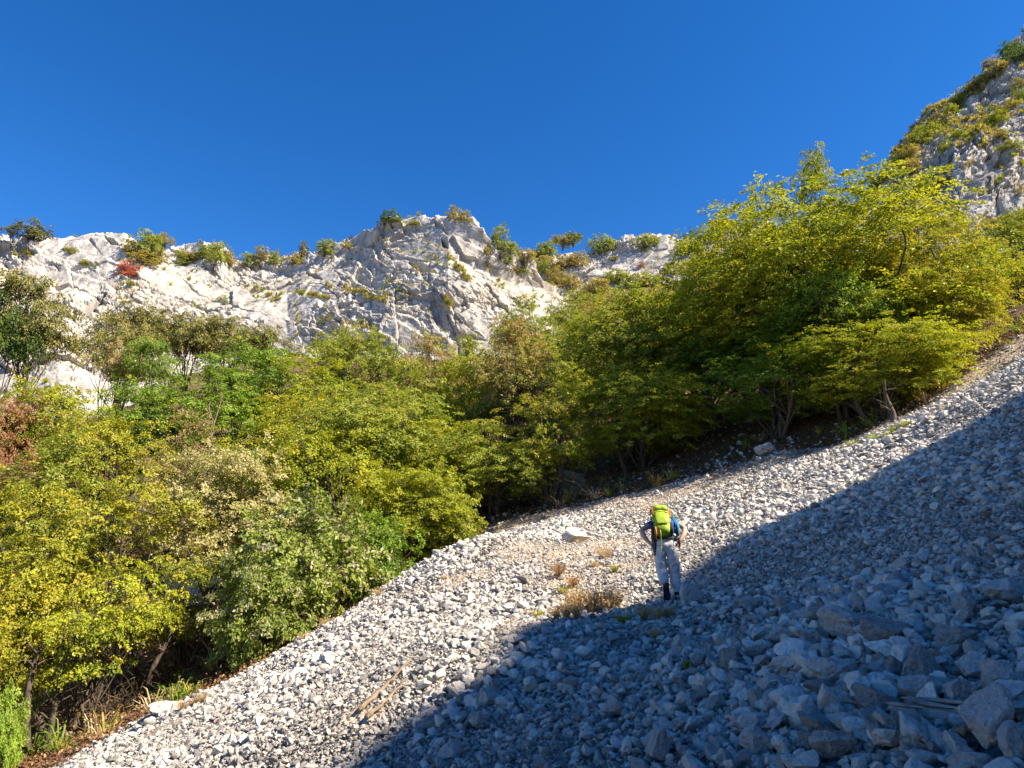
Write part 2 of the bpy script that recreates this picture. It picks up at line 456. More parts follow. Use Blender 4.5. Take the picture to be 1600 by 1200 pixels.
# mountain spur up the slope, out of the frame: it keeps the near scree in shade
def make_spur():
    bd = [hit(*c) for c in [(652,1172),(726,1110),(815,1045),(900,972),(985,966),(1052,948),(1105,902),(1165,855),(1290,795),(1400,750),(1500,716),(1598,676)]]
    d = bd[0] - bd[2]; d /= np.hypot(d[0], d[1])
    ex = []
    for k in (4, 10, 18, 30, 45):
        q = bd[0] + d * k; q[2] = hz(q[0], q[1]); ex.append(q)
    d2 = bd[-1] - bd[-3]; d2 /= np.hypot(d2[0], d2[1])
    fa = []
    for k in (3, 7): 
        q = bd[-1] + d2 * k; q[2] = hz(q[0], q[1]); fa.append(q)
    pts = np.array(ex[::-1] + bd + fa)
    s = np.array(SUN)
    cr = pts + s * 42
    cr = np.concatenate([cr, [cr[-1] + np.array([22, -6, 16.]), cr[-1] + np.array([60, -22, 34.])]])
    # resample
    L = np.concatenate([[0], np.cumsum(np.hypot(*(np.diff(cr[:, :2], axis=0).T)))])
    t = np.linspace(0, L[-1], 500)
    c = np.stack([np.interp(t, L, cr[:, k]) for k in range(3)], 1)
    c[:, 2] += .17 * fbm(np.stack([t / 1.6, 0 * t, 0 * t], 1), 4, 21)
    prof = [(-9, 'g'), (-6, .55), (-3.2, .8), (-1.3, .96), (0, 1.0), (1.5, .985), (5, .9), (12, .8), (30, .5), (70, 'g')]
    tg = np.gradient(c[:, :2], axis=0); tg /= np.linalg.norm(tg, axis=1)[:, None]
    nrm = np.stack([tg[:, 1], -tg[:, 0]], 1)
    if (nrm @ np.array([s[0], s[1]])).mean() < 0: nrm = -nrm
    ks = np.interp(np.linspace(0, len(prof) - 1, 90), np.arange(len(prof)), [p[0] for p in prof])
    rows = []
    for kk, off in enumerate(ks):
        xy = c[:, :2] + nrm * off
        g = H(xy[:, 0], xy[:, 1]) - 1.0
        fr = np.interp(kk / 89 * (len(prof) - 1), np.arange(len(prof)), [0 if p[1] == 'g' else p[1] for p in prof])
        z = g + (np.maximum(c[:, 2] - g, 2)) * fr
        rows.append(np.stack([xy[:, 0], xy[:, 1], z], 1))
    v = np.array(rows)
    w = np.minimum(1, np.abs(ks) / 3)[:, None]
    f, e = facets(v.reshape(-1, 3) / 2.5, 40)
    f = f.reshape(v.shape[:2])
    v[:, :, 2] += f * 1.0 * w
    v[:, :, :2] += nrm[None] * (f * 1.4 * w)[:, :, None]
    me = mesh_np('mountain_spur', v.reshape(-1, 3), grid_quads(500, 90))
    fattr(me, 'crack', np.zeros(500 * 90)); fattr(me, 'ledge', np.zeros(500 * 90))
    obj('mountain_spur', me, M['cliff_grey'], kind='structure')
make_spur()

# ------------------------------------------------------------ cliffs
def norm_(a): return a / (np.linalg.norm(a, axis=-1, keepdims=True) + 1e-9)
def make_cliff(name, rows, x0, x1, nu, nv, mat, amp, seed, cellw=(1, 1, 1), ledge_amt=1.0, tilt=0.0, jag=1.0, slots=(), fine=1.0):
    """rows of (photo x, photo y, distance), bottom to top then over the back"""
    px = np.linspace(x0, x1, nu)
    R = []
    for r in rows:
        r = np.array(r, float)
        R.append(P(px, np.interp(px, r[:, 0], r[:, 1]), np.interp(px, r[:, 0], r[:, 2])))
    R = np.array(R)
    seg = np.linalg.norm(np.diff(R, axis=0), axis=2).mean(1)
    w = np.array([1.0] * (len(rows) - 3) + [.25, .12]); w = seg * w
    t = np.concatenate([[0], np.cumsum(w)]); t /= t[-1]
    tt = np.linspace(0, 1, nv)
    G = np.empty((nv, nu, 3))
    k = np.clip(np.searchsorted(t, tt, side='right') - 1, 0, len(t) - 2)
    fr = (tt - t[k]) / (t[k + 1] - t[k])
    G = R[k] * (1 - fr)[:, None, None] + R[k + 1] * fr[:, None, None]
    # soften the row joins
    for _ in range(3):
        G[1:-1] = (G[:-2] + 2 * G[1:-1] + G[2:]) / 4
    n = np.cross(np.gradient(G, axis=1), np.gradient(G, axis=0))
    n /= np.linalg.norm(n, axis=2)[..., None] + 1e-9
    for _ in range(20):
        n[1:-1, 1:-1] = (n[:-2, 1:-1] + n[2:, 1:-1] + n[1:-1, :-2] + n[1:-1, 2:]) / 4
    n /= np.linalg.norm(n, axis=2)[..., None] + 1e-9
    p = G.reshape(-1, 3)
    ca, sa = math.cos(tilt), math.sin(tilt)
    q = np.stack([p[:, 0] * ca - p[:, 2] * sa, p[:, 1], p[:, 0] * sa + p[:, 2] * ca], 1) * np.array(cellw)
    wrp = np.stack([fbm(p / 5, 2, seed + 60), fbm(p / 5 + 9, 2, seed + 61), fbm(p / 5 + 19, 2, seed + 62)], 1) * .18
    q = q + wrp
    f1, e1 = facets(q / 5.5, seed); f2, e2 = facets(q / 2.2 + 5, seed + 10); f3, e3 = facets(q / .95 + 9, seed + 20); f4, _ = facets(q / .42 + 3, seed + 30)
    rough = smooth(-.1, .7, fbm(p / 9, 3, seed + 50) + (fine - 1) * .8)          # some faces smooth, some broken
    d = amp * (.55 * f1 + (.18 + .82 * rough) * .24 * fine * f2 + (.12 + .88 * rough) * .22 * fine * f3 + (.22 + .78 * rough) * .13 * fine * f4)
    zr = (p[:, 0] * sa + p[:, 2] * ca) / 2.6 + .55 * fbm(p / 7, 3, seed + 90)
    zs = (p[:, 0] * ca * .8 - p[:, 2] * .5) / 1.5 + .5 * fbm(p / 5, 3, seed + 91)
    msk = smooth(-.3, .3, fbm(p / 8, 2, seed + 92)); saw = lambda u: np.minimum((u % 1) / .86, (1 - (u % 1)) / .14) - .5
    d += amp * (.62 * saw(zr) * (.35 + .65 * msk) + .26 * saw(zs) * (1.1 - msk) + .16 * saw(zr * 2.7 + .3) * rough)
    d += amp * (.9 * fbm(p / 14, 2, seed + 70) + .05 * fbm(p / 1.2, 3, seed + 71))
    crk = amp * (.34 * np.exp(-e1 / .018) * smooth(-.3, .3, fbm(p / 6, 2, seed + 95)) + .30 * np.exp(-e2 / .04) * rough + .10 * np.exp(-e3 / .07) * rough)
    d -= crk
    gx, gy, _f = project(p)
    for x0_, y0_, x1_, y1_, wd, dp in slots:
        ax, ay = x1_ - x0_, y1_ - y0_
        tt_ = np.clip(((gx - x0_) * ax + (gy - y0_) * ay) / (ax * ax + ay * ay), 0, 1)
        ds = np.hypot(gx - x0_ - tt_ * ax, gy - y0_ - tt_ * ay)
        g_ = np.exp(-(ds / (wd * (.25 + np.sin(np.pi * np.clip(tt_, .04, .96))))) ** 4)
        d -= dp * g_; crk = crk + g_ * .8
    D = d.reshape(nv, nu)
    top = np.clip((tt - t[-3] + .10) / .12, 0, 1)
    dirv = norm_(n * .45 + np.array([.1, -.75, .35]))
    v = G + dirv * D[..., None]
    v[:, :, 2] += (D * .5 * jag * top[:, None])
    m = v.reshape(-1, 3)
    me = mesh_np(name, m, grid_quads(nu, nv)[:, ::-1] if False else grid_quads(nu, nv))
    nn = np.cross(np.gradient(v, axis=1), np.gradient(v, axis=0)); nn /= np.linalg.norm(nn, axis=2)[..., None] + 1e-9
    up = np.abs(nn[..., 2]).ravel()
    lg = smooth(.62, .9, up) * smooth(-.1, .5, fbm(p / 5, 3, seed + 80)) * ledge_amt
    fattr(me, 'ledge', lg)
    fattr(me, 'crack', np.clip(crk / (amp * .9), 0, 1) * .7)
    o = obj(name, me, mat, kind='structure')
    return o, v

main_rows = [
 [(-260,760,55),(0,720,56),(200,720,58),(400,700,64),(640,690,62),(800,670,66),(930,640,76),(1000,640,84)],
 [(-260,600,60),(0,606,57),(90,602,58),(160,628,60),(210,622,61),(300,600,66),(450,560,70),(620,560,68),(800,530,72),(900,490,82),(1000,560,90)],
 [(-260,545,64),(0,548,62),(50,533,62),(110,540,63),(150,545,68),(220,520,70),(300,490,74),(450,510,74),(600,470,71),(700,450,71),(800,480,76),(900,470,86),(1000,540,94)],
 [(-260,470,72),(0,450,72),(150,440,74),(220,430,76),(330,450,80),(450,455,80),(600,420,75),(700,400,75),(800,440,80),(900,462,88),(1000,530,96)],
 [(-260,430,76),(-60,400,76),(0,376,78),(45,366,78),(100,370,79),(160,362,80),(195,368,80),(240,398,83),(290,392,86),(325,376,84),(345,378,84),(365,406,88),(430,407,88),(490,398,86),(540,380,83),(575,362,81),(600,348,79),(640,347,79),(690,343,78),(738,341,77),(755,362,77),(775,392,78),(825,402,81),(850,437,84),(905,460,89),(930,500,92),(1000,560,98)],
 [(-260,440,80),(-60,408,80),(0,384,82),(45,374,82),(100,378,83),(160,370,84),(195,376,84),(240,404,87),(290,400,90),(325,386,88),(345,388,88),(365,412,92),(430,413,92),(490,404,90),(540,390,87),(575,372,85),(600,358,83),(640,356,83),(690,352,82),(738,350,81),(755,374,81),(775,402,82),(825,412,85),(850,446,88),(905,468,93),(930,510,96),(1000,570,102)],
 [(-260,620,120),(0,600,125),(400,600,130),(740,600,125),(1000,640,130)],
]
cliff_o, cliff_v = make_cliff('limestone_cliff', main_rows, -260, 1000, 900, 300, M['cliff'], 1.0, 100, (.62, 1, 1.25), .8, .55, .8,
  [(640, 407, 678, 427, 4, 1.6), (600, 372, 640, 366, 2.5, 1.0), (480, 432, 505, 440, 2, .8), (165, 372, 185, 386, 2.5, 1.2), (120, 505, 165, 460, 5, 1.6), (690, 372, 700, 385, 3, .8), (720, 372, 735, 380, 3, .8), (830, 425, 850, 445, 3, .8), (575, 500, 590, 520, 3, .8)])
mid_rows = [
 [(740,620,84),(900,600,86),(1200,560,80),(1320,540,80)],
 [(740,480,96),(830,470,96),(900,455,98),(1000,440,98),(1100,440,94),(1320,450,92)],
 [(740,440,104),(830,430,104),(900,420,104),(1000,410,104),(1100,400,100),(1320,400,98)],
 [(740,415,112),(800,400,112),(850,402,110),(880,398,110),(920,400,110),(955,384,109),(975,372,108),(1000,380,108),(1030,372,107),(1060,380,106),(1100,372,104),(1200,350,100),(1320,340,100)],
 [(740,425,118),(850,412,116),(920,408,115),(975,384,114),(1060,388,112),(1200,360,106),(1320,350,106)],
 [(740,560,150),(1000,560,150),(1320,560,150)],
]
make_cliff('far_cliff', mid_rows, 740, 1320, 420, 200, M['cliff'], 1.1, 300, (.8, 1, 1), 1.0, .4, .9)
right_rows = [
 [(1330,520,42),(1450,450,42),(1550,420,42),(1700,420,40),(1900,420,38)],
 [(1330,360,52),(1420,330,50),(1470,310,49),(1500,345,47),(1600,350,46),(1700,350,45),(1900,340,42)],
 [(1330,345,55),(1400,270,56),(1460,260,54),(1490,235,51),(1560,215,50),(1600,205,50),(1700,190,48),(1900,150,46)],
 [(1330,335,58),(1390,255,60),(1430,215,60),(1500,200,58),(1560,185,56),(1620,160,55),(1700,120,54),(1900,40,52)],
 [(1330,325,62),(1380,262,64),(1400,224,65),(1430,188,66),(1455,162,66),(1500,150,66),(1520,128,66),(1545,108,66),(1570,78,66),(1600,52,66),(1700,-30,66),(1900,-160,66)],
 [(1330,335,66),(1380,272,69),(1400,234,70),(1430,198,71),(1455,172,71),(1500,160,71),(1520,138,71),(1545,118,71),(1570,88,71),(1600,62,71),(1700,-20,71),(1900,-150,71)],
 [(1330,520,110),(1600,400,120),(1900,300,120)],
]
make_cliff('steep_grey_cliff', right_rows, 1330, 1900, 520, 330, M['cliff_grey'], .9, 500, (.7, 1, 1.2), 1.0, -.75, .9, fine=1.9)
# ------------------------------------------------------------ stones
def rock_mesh(name, seed, sub=2, planes=14, rough=.05, elong=(1, .8, .6), keep=.62):
    r = np.random.default_rng(seed)
    bm = bmesh.new(); bmesh.ops.create_icosphere(bm, subdivisions=sub, radius=1.0)
    v = np.array([x.co[:] for x in bm.verts])
    v *= 1.25
    for k in range(planes):
        n = r.normal(size=3); n /= np.linalg.norm(n)
        d = r.uniform(keep - .12, keep + .25)
        s = v @ n - d
        v = v - np.maximum(s, 0)[:, None] * n * .97
    v *= np.array(elong) * r.uniform(.85, 1.15, 3)
    if rough:
        v += v / np.linalg.norm(v, axis=1)[:, None] * (rough * fbm(v * 2.2 + seed, 4, seed))[:, None]
        if sub > 3:
            f, e = facets(v * 3.0 + seed, seed); v += v / np.linalg.norm(v, axis=1)[:, None] * (rough * .9 * f - rough * .35 * np.exp(-e / .05))[:, None]
    ext = np.abs(v).max(0)
    v /= (ext / np.array(elong))           # half-size equals elong
    for x, c in zip(bm.verts, v): x.co = c
    me = bpy.data.meshes.new(name); bm.to_mesh(me); bm.free()
    return me
small = [rock_mesh('stone', 10 + k, 2, 12, .03, (1, RNG.uniform(.62, .9), RNG.uniform(.42, .72))) for k in range(16)]
for me in small: me.materials.append(M['stone'])
mid = [rock_mesh('rock', 60 + k, 4, 13, .07, (1, RNG.uniform(.65, .9), RNG.uniform(.45, .75))) for k in range(12)]
for me in mid: me.materials.append(M['stone'])

def gn_scatter(name, protos, pos, rot, scl, idx, kind='stuff', parent=None):
    """one object that instances the prototypes on its points"""
    me = bpy.data.meshes.new(name)
    me.vertices.add(len(pos)); me.vertices.foreach_set('co', np.asarray(pos, np.float32).ravel())
    for nm, a in (('rot', rot), ('scl', scl)):
        at = me.attributes.new(nm, 'FLOAT_VECTOR', 'POINT'); at.data.foreach_set('vector', np.asarray(a, np.float32).ravel())
    at = me.attributes.new('idx', 'INT', 'POINT'); at.data.foreach_set('value', np.asarray(idx, np.int32))
    col = bpy.data.collections.new(name + '_shapes')
    for k, pm in enumerate(protos):
        col.objects.link(bpy.data.objects.new('%s_shape%02d' % (name, k), pm))
    ng = bpy.data.node_groups.new(name, 'GeometryNodeTree')
    ng.interface.new_socket('Geometry', in_out='INPUT', socket_type='NodeSocketGeometry')
    ng.interface.new_socket('Geometry', in_out='OUTPUT', socket_type='NodeSocketGeometry')
    N, L = ng.nodes.new, ng.links.new
    gi, go = N('NodeGroupInput'), N('NodeGroupOutput')
    mp = N('GeometryNodeMeshToPoints'); ip = N('GeometryNodeInstanceOnPoints'); ci = N('GeometryNodeCollectionInfo')
    ci.inputs['Collection'].default_value = col; ci.inputs['Separate Children'].default_value = True; ci.inputs['Reset Children'].default_value = True
    def na(nm, ty):
        x = N('GeometryNodeInputNamedAttribute'); x.data_type = ty; x.inputs['Name'].default_value = nm
        return [o for o in x.outputs if o.enabled and o.name == 'Attribute'][0]
    L(gi.outputs[0], mp.inputs[0]); L(mp.outputs[0], ip.inputs['Points']); L(ci.outputs[0], ip.inputs['Instance'])
    ip.inputs['Pick Instance'].default_value = True
    L(na('idx', 'INT'), ip.inputs['Instance Index']); L(na('rot', 'FLOAT_VECTOR'), ip.inputs['Rotation']); L(na('scl', 'FLOAT_VECTOR'), ip.inputs['Scale'])
    L(ip.outputs[0], go.inputs[0])
    o = obj(name, me, None, parent, kind=kind)
    md = o.modifiers.new('scatter', 'NODES'); md.node_group = ng
    return o

def coarse(px, py):
    """how coarse the scree is there, 1 = fist to head size"""
    c = 1.0 + 1.2 * np.exp(-(((px - 1400) / 260) ** 2 + ((py - 1040) / 110) ** 2))
    c += .7 * np.exp(-(((px - 1280) / 150) ** 2 + ((py - 730) / 40) ** 2)) + .5 * np.exp(-(((px - 1180) / 130) ** 2 + ((py - 800) / 40) ** 2))
    c += .35 * np.exp(-(((px - 800) / 130) ** 2 + ((py - 860) / 40) ** 2))
    c -= .35 * np.exp(-(((px - 1200) / 90) ** 2 + ((py - 900) / 60) ** 2)) 
    c -= .25 * np.exp(-(((px - 640) / 140) ** 2 + ((py - 960) / 60) ** 2))
    return c
def scatter_positions(target=1.0):
    out = []
    r_edges = np.geomspace(1.0, 48, 96)
    for a, b in zip(r_edges[:-1], r_edges[1:]):
        rm = (a + b) / 2; smin = max(.0155, .00165 * rm)
        area = math.radians(114) * rm * (b - a)
        n = int(area * .95 * target / (smin * 1.6) ** 2)
        th = np.radians(RNG.uniform(-52, 62, n)); rr = np.sqrt(RNG.uniform(a * a, b * b, n))
        out.append(np.stack([rr * np.sin(th), rr * np.cos(th), np.full(n, smin)], 1))
    return np.concatenate(out)
cand = scatter_positions()
cx_, cy_, smin_ = cand.T
sd_ = side(cx_, cy_); z_ = H(cx_, cy_)
px_, py_, _ = project(np.stack([cx_, cy_, z_], 1))
s_ = smin_ * (1 - RNG.uniform(0, .995, len(cand))) ** (-1 / 2.3)
s_ = np.minimum(s_, smin_ * 1.1 + RNG.uniform(.012, .075, len(cand)))
s_ *= (.62 + .38 * coarse(px_, py_)) * (1 + .35 * vnoise(np.stack([cx_ / 1.7, cy_ / 1.7, 0 * cx_], 1), 77))
dd_ = dirt(cx_, cy_)
keep = (RNG.uniform(size=len(cand)) < np.where(sd_ > 0, 1, np.exp(sd_ / .6) * .5 + .025)) & (RNG.uniform(size=len(cand)) > dd_ * .9)
s_ *= np.where(dd_ > .4, .8, 1)
HIKER = P(1046, 944, 10.75)
keep &= np.hypot(cx_ - HIKER[0], cy_ - HIKER[1] + .1) > .05 + s_ * 1.2
keep &= np.abs(cx_ * 0) < 1
cx_, cy_, z_, s_, px_, py_, sd_ = [a[keep] for a in (cx_, cy_, z_, s_, px_, py_, sd_)]
dist_ = np.hypot(cx_, cy_)

BOULDERS = [  # photo x, photo y of its foot, width and height in photo pixels, label
 (1308,1072,84,62,'large tent-shaped grey boulder with a steep dark face, in the shaded stones'),
 (1398,1012,84,52,'smooth dome-topped pale slab among the shaded rocks'),
 (1503,1018,70,46,'broad boulder with a pale top and brown underside in shade'),
 (1452,1066,76,64,'stepped blocky boulder beside the tent-shaped one'),
 (1356,1078,32,36,'small upright block wedged against the tent-shaped boulder'),
 (1324,1082,30,28,'round knobbly rock at the foot of the tent-shaped boulder'),
 (1380,1122,78,50,'jagged craggy block just above the weathered log'),
 (1446,1100,70,44,'rough dark-sided rock above the middle of the log'),
 (1512,1112,74,56,'pale lumpy boulder to the right of the weathered log'),
 (1568,1168,92,104,'largest flat-faced slab standing at the edge of the picture'),
 (1600,1196,60,60,'grey block below the largest flat-faced slab'),
 (1540,1060,92,42,'wide low ledge-like rock above the largest slab'),
 (1334,990,84,44,'wide rock with a striped pale top up the shaded slope'),
 (1578,938,86,44,'long bedded slab lying high on the coarse scree'),
 (1514,962,46,46,'pyramid-shaped grey rock under the bedded slab'),
 (1141,1050,30,40,'dark pointed stone standing upright alone in fine rubble'),
 (1188,1108,34,36,'dark leaning stone with a rough face, below the upright pointed one'),
 (1184,1176,58,40,'flat-topped rock near the bottom of the shaded scree'),
 (1268,1172,40,34,'squat angular rock between two flat ones near the bottom'),
 (1312,1200,74,46,'broad peaked rock cut off by the bottom of the picture'),
 (1174,952,42,22,'flat dark rock on the lip of the shaded gully'),
 (1080,950,40,40,'knee-high boulder with a dark face beside the hiker\'s feet'),
 (962,1120,40,32,'domed grey rock in the middle of the shaded scree'),
 (1034,1192,46,54,'tall pale flat-sided block in the bottom shade'),
 (1068,1022,52,32,'dark-faced boulder just below the hiker\'s trail weeds'),
 (704,1180,42,32,'rounded warm-grey rock near the shade\'s lower tip'),
 (748,1142,36,30,'dark squarish rock at the shade edge near the bottom'),
 (902,850,50,26,'sunlit whale-backed boulder on the tan gravel path'),
 (1200,713,36,22,'pale lone boulder in the tree shade above the sunny strip'),
 (248,1122,66,20,'long pale slab at the foot of the wood on the sunny scree'),
 (820,914,30,18,'cube-like pale rock with a dark side on the sunny mound'),
 (738,1030,24,16,'small wedge-shaped rock on the sunny scree above the shade edge'),
 (1190,1030,44,24,'low bedded rock left of the tent-shaped boulder, in shade'),
 (1225,1005,52,26,'weathered low boulder with a pitted top in the shaded rubble'),
]
def place_rock(name, me, pos, half, rotz, tiltx=0., tilty=0.):
    o = bpy.data.objects.new(name, me); COL.objects.link(o)
    o.location = pos; o.scale = half; o.rotation_euler = (tiltx, tilty, rotz)
    return o
bxy = []
for k, (px, py, w, h, lab) in enumerate(BOULDERS):
    q = hit(px, min(py, 1199) - 3); f = project(q)[2]
    if py >= 1180: q = hit(px, 1185); f = project(q)[2]
    hw, hh = w * f / F_PX / 2, h * f / F_PX / 2
    me = rock_mesh('boulder', 900 + k, 5 if w > 60 else 4, 13, .10, (1, 1, 1), .64)
    me.materials.append(M['boulder'])
    hd = hw * random.uniform(.7, .95)
    g = hz(q[0], q[1] + hd * .5)
    o = place_rock('boulder', me, (q[0], q[1] + hd * .5, g + hh * .62), (hw, hd, hh * 1.1), random.uniform(-.35, .35), random.uniform(-.1, .1), random.uniform(-.12, .12))
    tag(o, lab, 'boulder')
    bxy.append((q[0], q[1] + hd * .5, max(hw, hd) * .85, px, py - h * .5, w, h))
bxy = np.array(bxy)
kp = np.ones(len(cx_), bool)
for x, y, r, *_r in bxy:
    kp &= np.hypot(cx_ - x, cy_ - y) > r + s_ * .3
cx_, cy_, z_, s_, px_, py_, sd_, dist_ = [a[kp] for a in (cx_, cy_, z_, s_, px_, py_, sd_, dist_)]
# the loose rocks that show largest stand as things of their own
onscreen = (px_ > 8) & (px_ < 1592) & (py_ < 1192) & (sd_ > .3)
show = np.where(onscreen, s_ / dist_, 0)
top = np.argsort(-show)[:262]
SUNNY = lambda x, y: y < np.interp(x, [560, 700, 800, 900, 985, 1060, 1150, 1290, 1400, 1500, 1600], [1200, 1095, 1040, 968, 940, 905, 855, 790, 722, 675, 615])
def stone_xf(s, n):
    return np.stack([s * RNG.uniform(.8, 1.2, n), s * RNG.uniform(.7, 1.15, n), s * RNG.uniform(.7, 1.15, n)], 1), np.stack([RNG.normal(0, .42, n), RNG.normal(0, .42, n) - .15, RNG.uniform(0, 6.28, n)], 1)
scl, rot = stone_xf(s_, len(s_))
zz = z_ + s_ * RNG.uniform(-.1, .8, len(s_)) - .06 * RNG.random(len(s_)) * (1 - np.minimum(1, dirt(cx_, cy_) * 1.4)) * (s_ < .07)
for i in top:
    o = place_rock('rock', mid[i % 12], (cx_[i], cy_[i], zz[i]), tuple(scl[i]), rot[i, 2], rot[i, 0], rot[i, 1])
    X_, Y_ = px_[i], py_[i]
    if SUNNY(X_, Y_):
        lab, grp = (('loose pale rock in the sunlit scree around the two dead branches', 'sunlit rocks round the dead branches') if Y_ > 1010 and X_ < 760 else
                    ('loose pale rock in the sunlit scree down at the foot of the wood', 'sunlit rocks at the foot of the wood') if X_ < 480 else
                    ('loose pale rock on the sunlit scree beyond and right of the hiker', 'sunlit rocks beyond the hiker') if X_ > 1000 else
                    ('loose pale rock on the sunlit mound left of the hiker', 'sunlit rocks on the mound'))
    elif X_ > 1130:
        lab, grp = (('loose grey rock in the fine shaded scree high above the boulders', 'shaded rocks high on the slope') if Y_ < 900 else
                    ('loose grey rock among the boulders above the weathered log, in shade', 'shaded rocks among the boulders') if Y_ < 1100 and X_ > 1260 else
                    ('loose grey rock below the weathered log at the bottom edge, in shade', 'shaded rocks below the weathered log') if Y_ >= 1100 and X_ > 1260 else
                    ('loose grey rock between the hiker\'s trail and the tent-shaped boulder, in shade', 'shaded rocks left of the boulders'))
    else:
        lab, grp = (('loose grey rock in the shaded scree along the bottom edge, left of centre', 'shaded rocks along the bottom edge, left part') if X_ < 880 and Y_ > 1090 else
                    ('loose grey rock in the shaded scree along the bottom edge, below the hiker', 'shaded rocks along the bottom edge, below the hiker') if Y_ > 1090 else
                    ('loose grey rock in the shade between the brown weeds and the domed rock', 'shaded rocks just below the brown weeds'))
    tag(o, lab, 'rock', grp)
rest = np.ones(len(s_), bool); rest[top] = False
scree = gn_scatter('scree', small, np.stack([cx_, cy_, zz], 1)[rest], rot[rest], scl[rest], RNG.integers(0, 16, rest.sum()))
scree['label'] = 'broken limestone stones covering the slope'
print('stones', rest.sum())
# ------------------------------------------------------------ trees
def tube(path, rad, sides=6):
    path = np.asarray(path, float); rad = np.asarray(rad, float)
    d = np.gradient(path, axis=0); d /= np.linalg.norm(d, axis=1)[:, None] + 1e-9
    ref = np.where(np.abs(d[:, 2:3]) > .9, np.array([[1., 0, 0]]), np.array([[0, 0, 1.]]))
    u = np.cross(d, ref); u /= np.linalg.norm(u, axis=1)[:, None] + 1e-9
    w = np.cross(d, u)
    a = np.linspace(0, 2 * np.pi, sides, endpoint=False)
    v = path[:, None] + (u[:, None] * np.cos(a)[None, :, None] + w[:, None] * np.sin(a)[None, :, None]) * rad[:, None, None]
    n = len(path)
    i = (np.arange(n - 1)[:, None] * sides + np.arange(sides)[None]).ravel()
    j = (np.arange(n - 1)[:, None] * sides + (np.arange(sides)[None] + 1) % sides).ravel()
    return v.reshape(-1, 3), np.stack([i, j, j + sides, i + sides], 1)
class Acc:
    def __init__(s): s.v = []; s.q = []; s.n = 0
    def add(s, v, q):
        s.v.append(v); s.q.append(q + s.n); s.n += len(v)
    def tube(s, path, rad, sides=6): s.add(*tube(path, rad, sides))
    def mesh(s, name, smooth=True): return mesh_np(name, np.concatenate(s.v), np.concatenate(s.q), None, smooth)
def bend(a, b, r, wob, up=0.0, n=6):
    a = np.asarray(a, float); b = np.asarray(b, float)
    t = np.linspace(0, 1, n)[:, None]
    p = a * (1 - t) + b * t
    L = np.linalg.norm(b - a)
    o = r.normal(size=3) * wob * L
    p += np.sin(t * np.pi) * o + np.sin(t * np.pi * 2) * r.normal(size=3) * wob * .5 * L
    p[:, 2] += (np.sin(t[:, 0] * np.pi) * up * L)
    return p
def norm(a): return a / (np.linalg.norm(a, axis=-1, keepdims=True) + 1e-9)

